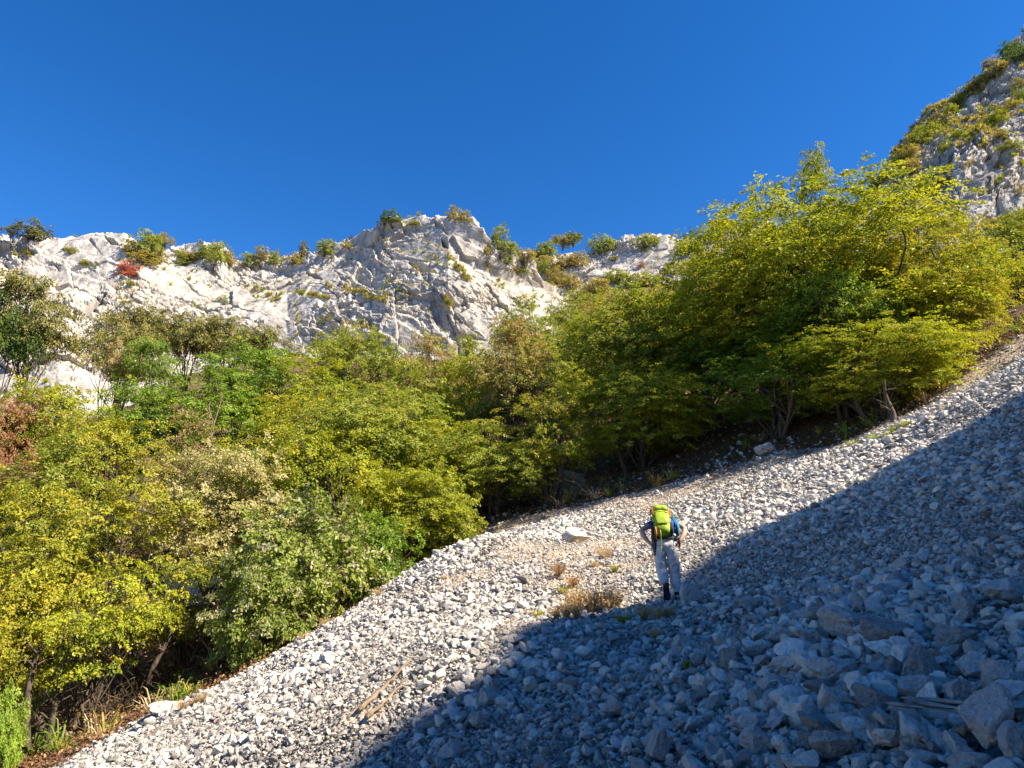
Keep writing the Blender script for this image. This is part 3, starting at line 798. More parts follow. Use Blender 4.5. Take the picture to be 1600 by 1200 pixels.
def make_tree(name, seed, Hh, Rx, zlo, nlobe, nclump, nleaf, leaf, stems=3, flat=.45, shape='round', lobe_r=.30, spray=.55, trunk_r=.11, hollow=.5, spread=.25, droop=.15):
    """returns trunk mesh, crown mesh; base at the origin, Hh metres tall, Rx crown radius"""
    r = np.random.default_rng(seed)
    cz = Hh * (zlo + 1) / 2; rz = Hh * (1 - zlo) / 2
    T = Acc()
    # lobes = ends of the main limbs
    lob = []
    while len(lob) < nlobe:
        u = norm(r.normal(size=3)); k = r.uniform(hollow, 1.0) ** .7
        p = u * k
        if shape == 'flat' and p[2] < -.25: continue
        if shape == 'cone':
            w = 1 - .75 * np.clip((p[2] + 1) / 2, 0, 1); p[:2] *= w * 1.35
        if shape == 'dome' and p[2] < -.1: p[:2] *= 1.0; p[2] *= .8
        q = p * np.array([Rx * .80, Rx * .80, rz * .84]) * (1 + .16 * vnoise(u[None] * 2.1 + seed, seed)[0]) + np.array([0, 0, cz])
        if any(np.linalg.norm(q - o) < Rx * lobe_r * .75 for o in lob) and r.random() < .8: continue
        lob.append(q)
    lob = np.array(lob)
    # stems
    st = []
    for k in range(stems):
        a = 2 * np.pi * (k + r.uniform(-.3, .3)) / stems
        b0 = np.array([math.cos(a), math.sin(a), 0]) * trunk_r * (1.6 if stems > 1 else 0)
        top = np.array([math.cos(a) * Rx * spread * (stems > 1), math.sin(a) * Rx * spread * (stems > 1), Hh * r.uniform(.6, .8)]) + r.normal(size=3) * .15 * np.array([1, 1, .3])
        p = bend(b0 - np.array([0, 0, .6]), top, r, .05, 0, 10)
        R = trunk_r * r.uniform(.6, 1.0) * np.linspace(1.15, .22, 10); R[0] *= 1.5; R[1] *= 1.15
        T.tube(p, R, 8); st.append((p, R))
    # limbs
    for L in lob:
        p, R = st[r.integers(len(st))]
        frac = np.clip((L[2] / Hh) * .75 - .08 + r.uniform(-.08, .05), .12, .95)
        k = int(frac * (len(p) - 1)); s0 = p[k]
        T.tube(bend(s0, L, r, .07, .06, 7), np.linspace(min(R[k] * .7, .06), .014, 7), 5)
    # clumps
    per = nclump // nlobe
    C = []; 
    for L in lob:
        n = max(3, int(per * r.uniform(.6, 1.4)))
        g = r.normal(size=(n, 3)) * np.array([1, 1, flat + .12]) * Rx * lobe_r
        c = L + g
        e = norm(L - np.array([0, 0, cz * .9])) * Rx * lobe_r * .25
        c = c + e
        C.append(np.concatenate([c, np.repeat(L[None], n, 0)], 1))
    C = np.concatenate(C); c, L = C[:, :3], C[:, 3:]
    rel = (c - np.array([0, 0, cz])) / np.array([Rx, Rx, rz]); rr = np.linalg.norm(rel, axis=1)
    ok = (rr < 1.12 + r.uniform(-.12, .12, len(c))) & (c[:, 2] > Hh * zlo * .75)
    c, L = c[ok], L[ok]
    # twigs to a third of clumps
    for i in r.choice(len(c), min(len(c), 260), replace=False):
        T.tube(bend(L[i], c[i], r, .1, .0, 4), np.array([.012, .010, .007, .004]), 3)
    m = len(c)
    # sprays: each clump is a few twiglets carrying leaves
    out = norm((c - L) * np.array([1, 1, .4]) + (c - np.array([0, 0, cz * .7])) * .35 + r.normal(size=(m, 3)) * .15)
    nrm = norm(np.array([0, 0, 1.]) * (1.2 - flat) + out * np.array([1, 1, 0]) * .40 + r.normal(size=(m, 3)) * (.12 + flat * .5))
    sidev = norm(np.cross(nrm, out)); fw = norm(np.cross(sidev, nrm))
    n = nleaf
    t = r.uniform(-.2, 1, (m, n)) ** 1; s = r.normal(0, .38, (m, n)) * (1.05 - .6 * np.clip(t, 0, 1)); h = r.normal(0, .10, (m, n))
    size = spray * r.uniform(.65, 1.25, (m, 1))
    pos = c[:, None] + size[..., None] * (fw[:, None] * t[..., None] + sidev[:, None] * s[..., None] + nrm[:, None] * h[..., None])
    pos[..., 2] -= droop * size * (t ** 2 + s ** 2)
    ln = norm(nrm[:, None] * .9 + out[:, None] * .25 + r.normal(size=(m, n, 3)) * .5)
    ld = norm(fw[:, None] * .8 + sidev[:, None] * np.sign(s)[..., None] * .8 + r.normal(size=(m, n, 3)) * .45)
    ld = norm(ld - ln * (ld * ln).sum(-1, keepdims=True)); ls = np.cross(ln, ld)
    sz = leaf * r.uniform(.6, 1.25, (m, n, 1))
    v0 = pos - ld * sz * .5
    v1 = pos + ls * sz * .32 + ln * sz * .08
    v2 = pos + ld * sz * .55 - ln * sz * .10
    v3 = pos - ls * sz * .32 + ln * sz * .08
    V = np.stack([v0, v1, v2, v3], 2).reshape(-1, 3)
    nq = m * n
    Q = np.arange(nq * 4).reshape(-1, 4)
    me = mesh_np(name + '_crown', V, Q)
    # tint drifts through the crown, differs by clump and by leaf
    drift = .5 + .5 * vnoise(c / (Rx * .55) + seed, seed + 5)
    tint = np.clip(.45 * drift[:, None] + .33 * r.uniform(size=(m, 1)) + .30 * r.uniform(size=(m, n)), 0, 1)
    cl2 = r.uniform(size=(m, 1)); dr2 = .5 + .5 * vnoise(c / (Rx * .4) + seed + 50, seed + 6)[:, None]
    tint2 = np.clip(.55 * cl2 + .45 * dr2 + .16 * r.normal(size=(m, n)), 0, 1)
    fattr(me, 'tint', tint.ravel(), 'FACE'); fattr(me, 'tint2', tint2.ravel(), 'FACE')
    tm = T.mesh(name + '_trunk'); tm.materials.append(M['bark']); me.materials.append(LEAF['lime'])
    vv = V.reshape(-1, 3)
    return tm, me, float(np.percentile(vv[:, 2], 99.6)) / 1.03, float(np.percentile(np.abs(vv[:, :2]), 98)) / 1.04
PR = {
 'big0': make_tree('big_a', 1, 9, 4.6, .17, 36, 1500, 44, .120, 4, .30, 'dome', .23, .50, .16, .45, .35),
 'big1': make_tree('big_b', 2, 9, 4.2, .13, 34, 1400, 44, .120, 4, .32, 'round', .23, .50, .16, .4, .35),
 'mid0': make_tree('mid_a', 3, 7.5, 3.0, .18, 26, 720, 44, .112, 3, .40, 'round', .23, .48, .11, .4),
 'mid1': make_tree('mid_b', 4, 7.5, 2.8, .15, 24, 720, 44, .112, 3, .44, 'dome', .235, .48, .11, .4),
 'mid2': make_tree('mid_c', 5, 8, 2.5, .2, 26, 680, 44, .112, 2, .38, 'cone', .25, .46, .11, .3),
 'open0': make_tree('open_a', 6, 7, 2.9, .25, 18, 330, 40, .12, 3, .25, 'round', .26, .5, .09, .5, .3),
 'open1': make_tree('open_b', 7, 7, 3.0, .2, 20, 330, 40, .13, 4, .22, 'dome', .25, .5, .08, .5, .4),
 'flat0': make_tree('flat_a', 8, 7, 3.4, .42, 16, 420, 44, .13, 2, .16, 'flat', .26, .6, .12, .35, .3),
 'flat1': make_tree('flat_b', 9, 6, 3.2, .38, 15, 380, 44, .13, 3, .18, 'flat', .27, .6, .10, .35, .3),
 'bush0': make_tree('bush_a', 10, 3, 1.7, .02, 18, 420, 42, .11, 5, .6, 'dome', .27, .38, .05, .3, .5),
 'bush1': make_tree('bush_b', 11, 3, 1.9, .02, 18, 420, 42, .11, 5, .5, 'round', .26, .40, .05, .35, .5),
 'bush2': make_tree('bush_c', 12, 3.2, 1.5, .05, 12, 190, 36, .14, 4, .5, 'round', .3, .42, .05, .4, .5),
}
FAR = {  # light versions for the cliffs
 'fb0': make_tree('far_a', 20, 3, 1.7, .05, 14, 150, 34, .16, 3, .5, 'dome', .32, .5, .06, .3, .5),
 'fb1': make_tree('far_b', 21, 3, 1.5, .12, 12, 120, 34, .16, 2, .5, 'round', .32, .5, .07, .3, .3),
 'fb2': make_tree('far_c', 22, 3, 1.9, .25, 10, 100, 34, .15, 2, .25, 'flat', .3, .5, .07, .3, .4),
}
PR.update(FAR)
NTREE = [0]
def put_tree(name, cat, proto, x, y, z, sx, sz, pal, label, group, rot=None, lean=0):
    tm, cm, Hh, Rx = PR[proto]
    NTREE[0] += 1
    r = bpy.data.objects.new(name, None); COL.objects.link(r); r.empty_display_size = .3
    r.location = (x, y, z); r.rotation_euler = (lean * .5, lean, rot if rot is not None else random.uniform(0, 6.28)); r.scale = (sx, sx, sz)
    tag(r, label, cat, group)
    t = obj('trunk', tm, None, r)
    c = obj('crown', cm, None, r, kind='stuff')
    c.material_slots[0].link = 'OBJECT'; c.material_slots[0].material = LEAF[pal]
    return r
def plant(proto, cx, top, w, Y, pal, label, name='tree', group=None, zb=None, sink=.15, rot=None, lean=0, cat=None):
    """crown centred on photo x, top at photo y, photo width w, standing at distance Y"""
    tm, cm, Hh, Rx = PR[proto]
    p = P(cx, top, Y); f = project(p)[2]
    g = (hz(p[0], p[1]) if zb is None else zb)
    h = max(P(cx, top, Y - .55 * w * f / F_PX / 2)[2] - g + sink, .6)      # the near side of the crown makes its outline from below
    sx = (w * f / F_PX / 2) / (Rx * 1.08)
    return put_tree(name, cat or {'tree': 'tree', 'shrub': 'shrub', 'pine_tree': 'tree', 'bush': 'bush'}.get(name, name), proto, p[0], p[1], g - sink, sx, h / (Hh * 1.03), pal, label, group, rot, lean)

TREES = [
 # front row along the foot of the scree, left to right
 ('mid0', 55, 760, 270, 18.5, 'yellow', 'yellow-green tree with many thin stems at the lower left, over dark bare trunks'),
 ('open0', 215, 735, 230, 20, 'yellow', 'yellow-leaved open tree whose forked stems stand before pale rock'),
 ('open1', 155, 880, 230, 17.5, 'lime', 'low lime-green leafy tree over the dark bank at the lower left'),
 ('mid1', 20, 900, 190, 16.8, 'yellow', 'golden-green tree cut by the edge of the photo beside the bright leafy plant'),
 ('open0', 300, 870, 150, 20.5, 'olive', 'small pale olive tree with a crooked trunk above the litter bank'),
 ('mid1', 350, 690, 215, 23, 'tan', 'tree covered with tan seed clusters, left of the dark hollow'),
 ('mid0', 300, 640, 150, 27, 'mauve', 'brown-mauve tree with withered seed heads behind the tan one'),
 ('bush0', 500, 765, 230, 20.5, 'fluff', 'broad green shrub dotted with whitish seed fluff at the scree edge'),
 ('bush1', 430, 860, 180, 18.6, 'fluff', 'low fluffy-seeded shrub hanging over the twiggy bank'),
 ('bush1', 585, 800, 150, 22, 'green', 'fresh green shrub beside the fluffy one, above dry twigs'),
 ('mid1', 640, 725, 170, 24.5, 'lime', 'rounded lime-green tree next above the fluffy shrub'),
 ('bush0', 690, 750, 130, 25.5, 'olive', 'olive shrub left of the three bare dark stems'),
 ('mid0', 770, 650, 210, 27.8, 'olive', 'tree with three bare dark stems showing below its olive crown'),
 ('open0', 855, 600, 150, 27.6, 'yellow', 'slim yellow-leaved tree standing right of the three dark stems'),
 ('big1', 985, 560, 250, 28.6, 'lime', 'layered green tree whose lowest branches sweep over the shaded scree'),
 ('mid2', 985, 430, 230, 33, 'olive', 'tall tree with a pale sunlit crown left of the big spreading tree'),
 ('open1', 865, 655, 110, 27.0, 'lime', 'small lime sapling with low leaves at the edge of the shade'),
 # the large spreading group on the right
 ('big0', 1268, 246, 430, 27, 'lime', 'largest tree, a huge spreading yellow-green crown over the sunny strip'),
 ('big1', 1395, 295, 250, 27, 'yellow', 'golden spreading tree forming the right shoulder of the largest crown'),
 ('big0', 1160, 350, 280, 31, 'lime', 'broad tree forming the shaded left shoulder of the largest crown'),
 ('mid2', 1270, 222, 90, 29, 'lime', 'narrow leader poking above the largest crown against the sky'),
 ('open1', 1180, 278, 120, 30, 'lime', 'sparse branching top reaching into the sky left of the narrow leader'),
 ('mid1', 1290, 390, 190, 25, 'green', 'darker blue-green tree in front of the largest crown'),
 ('big1', 1450, 395, 190, 24.6, 'yellow', 'low spreading golden tree whose branches droop to the sunny scree'),
 ('big1', 1345, 480, 270, 23.2, 'lime', 'low yellow-green tree with drooping boughs over the scree edge'),
 ('mid0', 1200, 505, 220, 25.8, 'green', 'dark green tree under the left shoulder of the largest crown'),
 ('mid1', 1110, 500, 180, 31, 'green', 'deep green tree between the layered one and the largest crown'),
 ('mid0', 1592, 400, 110, 36, 'olive', 'olive tree at the right edge above the tan path'),
 ('mid1', 1585, 320, 110, 40, 'olive', 'dull olive tree at the right edge under the grey cliff'),
 ('mid1', 1535, 385, 100, 36, 'lime', 'small bright crown between the golden shoulder and the right-edge olive trees'),
 # second row
 ('mid0', 110, 668, 250, 27, 'olive', 'yellowish olive tree behind the lower-left yellow tree'),
 ('mid1', 190, 642, 190, 30, 'yellow', 'golden tree with a flat top below the cliff foot'),
 ('mid1', 16, 612, 120, 33, 'red', 'rust-red rounded tree at the left edge'),
 ('open0', 30, 705, 100, 26, 'red', 'small thin rust-tinged tree below the rounded rust-red one at the left edge'),
 ('mid1', 105, 590, 170, 36, 'lime', 'rounded pale green tree just below the grey rock bulge'),
 ('mid0', 330, 545, 210, 34, 'green', 'dense deep green tree below the flat-topped row'),
 ('mid1', 250, 590, 160, 33, 'green', 'mid-green round tree beside the pale green one'),
 ('mid0', 445, 610, 200, 28, 'yellow', 'yellow-green tree above the dark hollow'),
 ('mid1', 430, 530, 180, 38, 'green', 'bushy green tree at the foot of the white cliff, left of centre'),
 ('big1', 590, 590, 290, 29.5, 'olive', 'wide pale olive crown in the middle of the wood'),
 ('mid0', 500, 545, 210, 36, 'lime', 'lime tree behind the wide olive crown'),
 ('mid1', 560, 500, 150, 44, 'olive', 'olive tree with a thin top against the white cliff'),
 ('mid0', 650, 555, 190, 36, 'olive', 'dull olive tree right of the lime one'),
 ('mid2', 670, 515, 110, 42, 'mauve', 'thin brownish tree rising against the stained cliff foot'),
 ('mid1', 730, 545, 160, 37, 'lime', 'lime tree left of the brown-tinged one'),
 ('mid2', 800, 488, 150, 34, 'mauve', 'upright tree with rusty brown seed bunches in the centre'),
 ('mid0', 700, 650, 190, 28.5, 'lime', 'bright lime crown above the three dark stems'),
 ('mid1', 520, 660, 200, 25.5, 'lime', 'lime-green tree right above the fluffy shrub'),
 ('mid0', 850, 520, 160, 38, 'olive', 'olive tree right of the rusty brown one'),
 ('mid0', 400, 700, 140, 25, 'green', 'shady green tree inside the dark hollow'),
 ('mid1', 920, 480, 150, 42, 'lime', 'pale lime tree below the end of the white cliff'),
 ('mid0', 1080, 440, 200, 37, 'olive', 'olive tree behind the left shoulder of the largest crown'),
 ('mid1', 1095, 380, 130, 44, 'yellow', 'small yellow crown where the ridge meets the largest tree'),
 ('mid0', 830, 455, 120, 60, 'olive', 'dim olive tree on the slope right of the white cliff foot'),
 ('mid1', 960, 452, 150, 58, 'scrub', 'autumn-tinged tree on the slope below the far cliff'),
 ('mid0', 1030, 445, 130, 54, 'lime', 'lime tree on the slope below the right end of the far cliff'),
 ('mid1', 900, 445, 100, 64, 'olive', 'olive crown just under the tip of the white cliff'),
 ('mid2', 730, 520, 80, 46, 'olive', 'thin olive tree before the grey water stains'),
 ('open1', 530, 490, 80, 54, 'pine', 'wispy dull tree growing against the white cliff'),
 # on the rocky steps at the left
 ('flat0', 60, 418, 165, 50, 'pine', 'dark dull-green tree with bare forked stems on the rock step at the left'),
 ('flat1', 10, 450, 120, 48, 'dark', 'dark crown behind the forked one at the left edge'),
 ('flat0', 215, 462, 150, 47, 'pine', 'first flat-topped dull tree of the row, at its left end'),
 ('flat1', 290, 478, 130, 48, 'pine', 'second flat-topped dull tree of the row'),
 ('flat0', 365, 488, 120, 49, 'pine', 'third flat-topped dull tree of the row'),
 ('flat1', 415, 500, 90, 50, 'pine', 'small last tree at the right end of the flat-topped row'),
 ('flat1', 185, 525, 110, 44, 'mauve', 'brownish flat-topped tree below the row, beside bare rock'),
 ('flat0', 245, 525, 90, 43, 'green', 'greyish green crown under the flat-topped row'),
]
for t in TREES:
    plant(t[0], *t[1:7], name='pine_tree' if (t[5] == 'pine' and False) else ('shrub' if t[0].startswith('bush') else 'tree'),
          group='trees and shrubs of the wood below the cliffs')

# ---- scrub on the cliffs
def cliff_hit(V, px, py):
    """nearest visible vertex of a cliff grid to a photo pixel"""
    qx, qy, f = project(V.reshape(-1, 3))
    d = (qx - px) ** 2 + (qy - py) ** 2
    c = np.where(d < 36)[0]
    if len(c) == 0: c = np.array([int(np.argmin(d))])
    return V.reshape(-1, 3)[c[np.argmin(f[c])]]
def on_cliff(V, proto, cx, base, top, w, pal, label, name='shrub', group=None, lean=0):
    b = cliff_hit(V, cx, base); f = project(b)[2]
    tm, cm, Hh, Rx = PR[proto]
    h = (base - top) * f / F_PX / .93
    sx = (w * f / F_PX / 2) / (Rx * 1.05)
    return put_tree(name, 'tree' if name == 'tree' else 'shrub', proto, b[0], b[1] + .2, b[2] - .15, sx, h / Hh, pal, label, group, None, lean)
RIDGE = [
 ('fb1', 45, 372, 336, 66, 'pine', 'dark pine-like tree on the ridge at the far left'),
 ('fb2', 18, 385, 355, 36, 'pine', 'small dark crown left of the ridge pine'),
 ('fb0', 228, 400, 347, 62, 'olive', 'tallest green tree in the notch of the white ridge'),
 ('fb1', 204, 396, 366, 36, 'scrub', 'thin brownish shrub left of the notch tree'),
 ('fb0', 288, 410, 384, 36, 'olive', 'green bush in the ridge notch left of the pale knob'),
 ('fb2', 334, 425, 376, 40, 'olive', 'small tree with a bare stem in front of the pale ridge knob'),
 ('fb1', 282, 398, 380, 26, 'scrub', 'brownish bush behind the notch bush'),
 ('fb0', 362, 412, 387, 34, 'scrub', 'first ridge bush right of the pale knob'),
 ('fb0', 385, 412, 384, 32, 'olive', 'second ridge bush right of the pale knob'),
 ('fb1', 408, 410, 380, 28, 'scrub', 'third ridge bush, russet-topped'),
 ('fb0', 428, 409, 382, 28, 'olive', 'fourth ridge bush, low and green'),
 ('fb1', 455, 410, 388, 34, 'scrub', 'low russet bush left of the neat round ridge bush'),
 ('fb1', 468, 402, 370, 20, 'pine', 'tiny dark tree sticking up left of the round ridge bush'),
 ('fb0', 503, 396, 367, 38, 'olive', 'neat round bush on the ridge below the summit'),
 ('fb1', 538, 386, 371, 24, 'scrub', 'small brown bush at the start of the summit rise'),
 ('fb0', 607, 350, 327, 46, 'dark', 'dark dense bush on the summit shoulder'),
 ('fb2', 640, 353, 345, 24, 'olive', 'flat low bush right of the dark summit bush'),
 ('fb1', 710, 346, 313, 38, 'scrub', 'russet-green tree on the very summit'),
 ('fb1', 722, 350, 322, 24, 'scrub', 'thin companion of the russet summit tree'),
 ('fb0', 785, 398, 350, 40, 'olive', 'tall bush behind the right shoulder of the summit'),
 ('fb1', 765, 400, 366, 24, 'scrub', 'thin bush left of the tall shoulder bush'),
]
rg = 'small trees and bushes on the white ridge'
for a in RIDGE: on_cliff(cliff_v, a[0], a[1], a[2], a[2] + (a[3] - a[2]) * .93, a[4] * .82, *a[5:], group=rg, name='tree' if a[0] == 'fb1' else 'shrub')
# ---- scrub on the slopes beside and above the cliffs
def scrub(px, py, w, h, pal, proto, Y, label, group, name='bush'):
    """bush standing on whatever surface is seen at the photo pixel (rough distance Y)"""
    best = None
    for V in ALLV:
        qx, qy, f = project(V)
        m = (np.abs(qx - px) < 5) & (np.abs(qy - py) < 5) & (V[:, 1] > 20)
        if m.any():
            i = np.where(m)[0][np.argmin(f[m])]
            if best is None or f[i] < best[0]: best = (f[i], V[i])
    g = hit(px, py, 25, 140)
    fg = project(g)[2]
    if best is None or fg < best[0] - 2: best = (fg, g)
    f, b = best
    tm, cm, Hh, Rx = PR[proto]
    return put_tree(name, name, proto, b[0], b[1] + .3, b[2] - .25, w * f / F_PX / 2 / (Rx * 1.02), h * f / F_PX / .9 / Hh, pal, label, group)
mid_v = np.concatenate([np.array([v.co[:] for v in bpy.data.objects['far_cliff'].data.vertices])])
right_v = np.array([v.co[:] for v in bpy.data.objects['steep_grey_cliff'].data.vertices])
ALLV = [cliff_v.reshape(-1, 3), mid_v, right_v]
FB = ['fb0', 'fb1', 'fb2']
LAB = {'scrub': 'russet', 'olive': 'olive-green', 'pine': 'dull dark', 'lime': 'yellow-green', 'dark': 'dark green', 'crimson': 'crimson', 'red': 'rust-red', 'green': 'green'}
def sprinkle(items, where, group, m=1.0):
    for (px, py, w, h, pal, k) in items:
        w *= m; h *= m
        scrub(px, py, w, h, pal, FB[k], 0, '%s bush %s' % (LAB[pal], where), group)
# slope right of the white summit
sprinkle([(800,398,40,34,'olive',0),(822,405,44,34,'scrub',0),(845,400,44,32,'olive',1),(862,392,36,30,'olive',0),(880,385,34,26,'scrub',1),(895,380,34,26,'olive',0),(935,392,60,44,'olive',0),
          (900,412,50,32,'scrub',0),(875,418,50,34,'scrub',1),(850,425,46,32,'olive',0),(870,438,56,34,'scrub',0),(895,448,50,32,'scrub',1),(845,412,40,26,'scrub',0),(820,425,30,20,'olive',0),
          (1005,385,56,34,'olive',0),(960,440,56,34,'olive',0),(990,450,60,34,'olive',1),(930,458,60,36,'scrub',0),(1020,445,50,30,'olive',0),(1045,425,40,28,'olive',0),
          (955,402,22,14,'scrub',0),(1000,412,18,14,'red',1),(1075,392,50,34,'olive',0),(1100,378,50,40,'olive',1),(1125,362,50,40,'olive',0),(905,372,16,14,'pine',1),(892,370,14,12,'pine',1),(868,380,24,18,'scrub',1)],
         'on the brushy slope between the white summit and the far cliff', 'bushes on the slope by the far cliff', .74)
# steep grey cliff at the right
sprinkle([(1592,90,60,50,'dark',0),(1575,82,44,34,'dark',1),(1558,112,52,42,'scrub',0),(1545,100,36,26,'scrub',1),(1530,132,52,36,'pine',0),(1515,140,44,30,'scrub',1),(1498,160,50,36,'olive',0),(1480,175,46,34,'olive',0),
          (1470,192,60,38,'pine',0),(1450,205,56,40,'olive',0),(1435,222,54,40,'olive',1),(1418,240,50,40,'scrub',0),(1405,258,50,40,'olive',0),(1392,275,50,40,'olive',0),(1425,265,60,40,'scrub',0),(1450,280,56,36,'olive',0),
          (1472,292,46,40,'scrub',1),(1440,300,70,44,'olive',0),(1480,225,40,24,'olive',0),(1500,212,50,26,'olive',1),(1520,205,50,26,'olive',0),(1545,195,54,34,'olive',0),(1562,182,50,30,'lime',0),(1580,165,40,30,'scrub',0),
          (1596,150,40,40,'olive',0),(1560,210,40,18,'scrub',1),(1590,130,34,30,'scrub',1),(1582,225,50,22,'olive',0),(1600,345,90,44,'olive',0),(1575,352,70,40,'olive',1),(1545,345,50,26,'scrub',0),(1508,345,36,24,'olive',0),
          (1534,300,26,14,'olive',1),(1596,300,26,22,'scrub',0),(1505,186,36,20,'scrub',1),(1410,232,36,26,'pine',1),(1370,285,50,40,'olive',0),(1462,165,26,16,'pine',1)],
         'on a ledge of the steep grey cliff at the upper right', 'bushes on the steep grey cliff', .62)
# ledges of the white cliff
scrub(205, 428, 44, 24, 'crimson', 'fb0', 0, 'single crimson bush on the white cliff below the notch tree', None)
sprinkle([(245,405,40,22,'scrub',0),(300,402,30,14,'scrub',0),(316,398,30,22,'olive',1),(345,398,34,26,'olive',0),(255,385,30,20,'scrub',1),(108,388,16,10,'olive',0),(137,412,18,12,'olive',0),(350,470,20,14,'olive',1),
          (220,410,46,24,'scrub',1),(795,412,24,20,'olive',1),(808,425,22,18,'scrub',0),(700,470,14,12,'lime',0),(180,545,60,40,'mauve',0) if False else (180,500,24,14,'olive',0)],
         'growing from a ledge of the white cliff', 'bushes on the ledges of the white cliff')

# grass tufts on the cliff ledges and cracks, one mass
def blades(name, n, h, spread, w, seed, curl=.5, mat='grass', leafy=0):
    r = np.random.default_rng(seed)
    V = []; Q = []
    for k in range(n):
        a = r.uniform(0, 6.28); b = np.array([math.cos(a), math.sin(a), 0]) * spread * .25 * r.random()
        L = h * r.uniform(.5, 1.1); out = np.array([math.cos(a), math.sin(a), 0]) * spread * r.uniform(.1, 1.0)
        s = np.array([-math.sin(a), math.cos(a), 0]) * w
        p = [b, b + out * .35 + np.array([0, 0, L * .55]), b + out * .75 + np.array([0, 0, L * (.95 - curl * .2)]), b + out * 1.15 + np.array([0, 0, L * (1 - curl * .35)])]
        i = len(V)
        for q, ww in zip(p, (1, .9, .6, .12)): V += [q - s * ww, q + s * ww]
        for j in range(3): Q.append((i + 2 * j, i + 2 * j + 1, i + 2 * j + 3, i + 2 * j + 2))
        for _ in range(leafy):
            t = r.uniform(.3, 1); c = b + out * t + np.array([0, 0, L * t]); d = norm(r.normal(size=3)) * h * .06; e = norm(np.cross(d, r.normal(size=3))) * h * .03
            i = len(V); V += [c - d, c - e, c + d, c + e]; Q.append((i, i + 1, i + 2, i + 3))
    me = mesh_np(name, np.array(V), Q)
    fattr(me, 'tint', r.uniform(size=len(Q)), 'FACE'); fattr(me, 'tint2', r.uniform(size=len(Q)), 'FACE')
    me.materials.append(LEAF[mat])
    return me
tufts_c = [blades('cliff_tuft', 26, .5, .45, .03, 70 + k, .6, 'scrub' if k % 3 else 'olive') for k in range(5)]
def ledge_points(V, shape, n, seed, bounds):
    v = V.reshape(shape + (3,)) if V.ndim == 2 else V
    nn = np.cross(np.gradient(v, axis=1), np.gradient(v, axis=0)); nn = norm(nn)
    upz = np.abs(nn[..., 2]); p = v.reshape(-1, 3); qx, qy, f = project(p)
    w = smooth(.55, .9, upz.ravel()) * smooth(.0, .5, fbm(p / 4.5, 3, seed)) + .004
    w *= (qx > bounds[0]) & (qx < bounds[1])
    w[-shape[1] * 8:] = 0
    r = np.random.default_rng(seed)
    return p[r.choice(len(p), n, p=w / w.sum())], r
cp = []
for V, sh, n, sd, bd in ((cliff_v, (300, 900), 700, 1, (-100, 930)), (mid_v, (200, 420), 350, 2, (780, 1250)), (right_v, (330, 520), 1700, 3, (1370, 1700))):
    a, r_ = ledge_points(V, sh, n, sd, bd)
    cp.append(a + r_.normal(size=a.shape) * np.array([.15, .1, .05]))
# the longer grassy ledges one can make out
for (x0, y0, x1, y1, n) in [(462,452,512,462,60),(538,446,568,456,40),(570,462,600,468,30),(590,540,640,560,20),(700,395,730,420,26),(712,410,735,435,26),(690,466,706,478,26),(560,500,585,520,20),(600,345,650,350,30),(505,440,520,446,10),(100,385,115,392,16),(128,405,148,414,24),(190,436,218,444,26),
                            (395,446,435,462,30),(420,455,432,475,14),(460,470,470,520,20),(765,420,790,440,20),(640,390,690,400,14),(24,392,44,398,18)]:
    for _ in range(n):
        t = random.random(); b = cliff_hit(cliff_v, x0 + (x1 - x0) * t + random.gauss(0, 1.5), y0 + (y1 - y0) * t + random.gauss(0, 1.5))
        cp.append(np.array([b]))
cp = np.concatenate(cp); n = len(cp)
sc_ = RNG.uniform(.35, 1.15, (n, 1)) * np.ones((1, 3)); ro = np.stack([RNG.normal(0, .3, n) + .35, RNG.normal(0, .3, n), RNG.uniform(0, 6.28, n)], 1)
cg = gn_scatter('cliff_grass', tufts_c, cp, ro, sc_, RNG.integers(0, 5, n)); cg['label'] = 'dry grass tufts on cliff ledges'

# ------------------------------------------------------------ forest floor
leafs = []
for k in range(4):
    r = np.random.default_rng(200 + k); V = []; Q = []
    for j in range(9):
        c = r.normal(size=3) * np.array([.14, .14, .015]); d = norm(r.normal(size=3) * np.array([1, 1, .3])) * .045; e = norm(np.cross(d, [0, 0, 1]) + r.normal(size=3) * .02) * .028
        i = len(V); V += [c - d, c - e + [0, 0, .01], c + d, c + e + [0, 0, .01]]; Q.append((i, i + 1, i + 2, i + 3))
    me = mesh_np('litter', np.array(V), Q); fattr(me, 'tint', r.uniform(size=len(Q)), 'FACE'); fattr(me, 'tint2', r.uniform(size=len(Q)), 'FACE')
    me.materials.append([mat_leaf('litter_brown', (.07, .04, .022), (.22, .12, .06), (.34, .22, .10), .15, .1)] [0] if k == 0 else leafs[0].materials[0]); leafs.append(me)
n = 90000
th = np.radians(RNG.uniform(-46, 46, n)); rr = 10 * (4.6 ** RNG.uniform(0, 1, n)); lx, ly = rr * np.sin(th), rr * np.cos(th)
sdl = side(lx, ly); kp = (RNG.uniform(size=n) < np.where(sdl < 0, 1, np.exp(-sdl / .4) * .6 + .0015)); lx, ly = lx[kp], ly[kp]; n = len(lx)
lz = H(lx, ly) + .02
fl = gn_scatter('fallen_leaves', leafs, np.stack([lx, ly, lz], 1), np.stack([RNG.normal(0, .3, n), RNG.normal(0, .3, n), RNG.uniform(0, 6.28, n)], 1), RNG.uniform(.5, 1.15, (n, 1)) * np.ones((1, 3)), RNG.integers(0, 4, n))
fl['label'] = 'brown leaf litter under the trees'
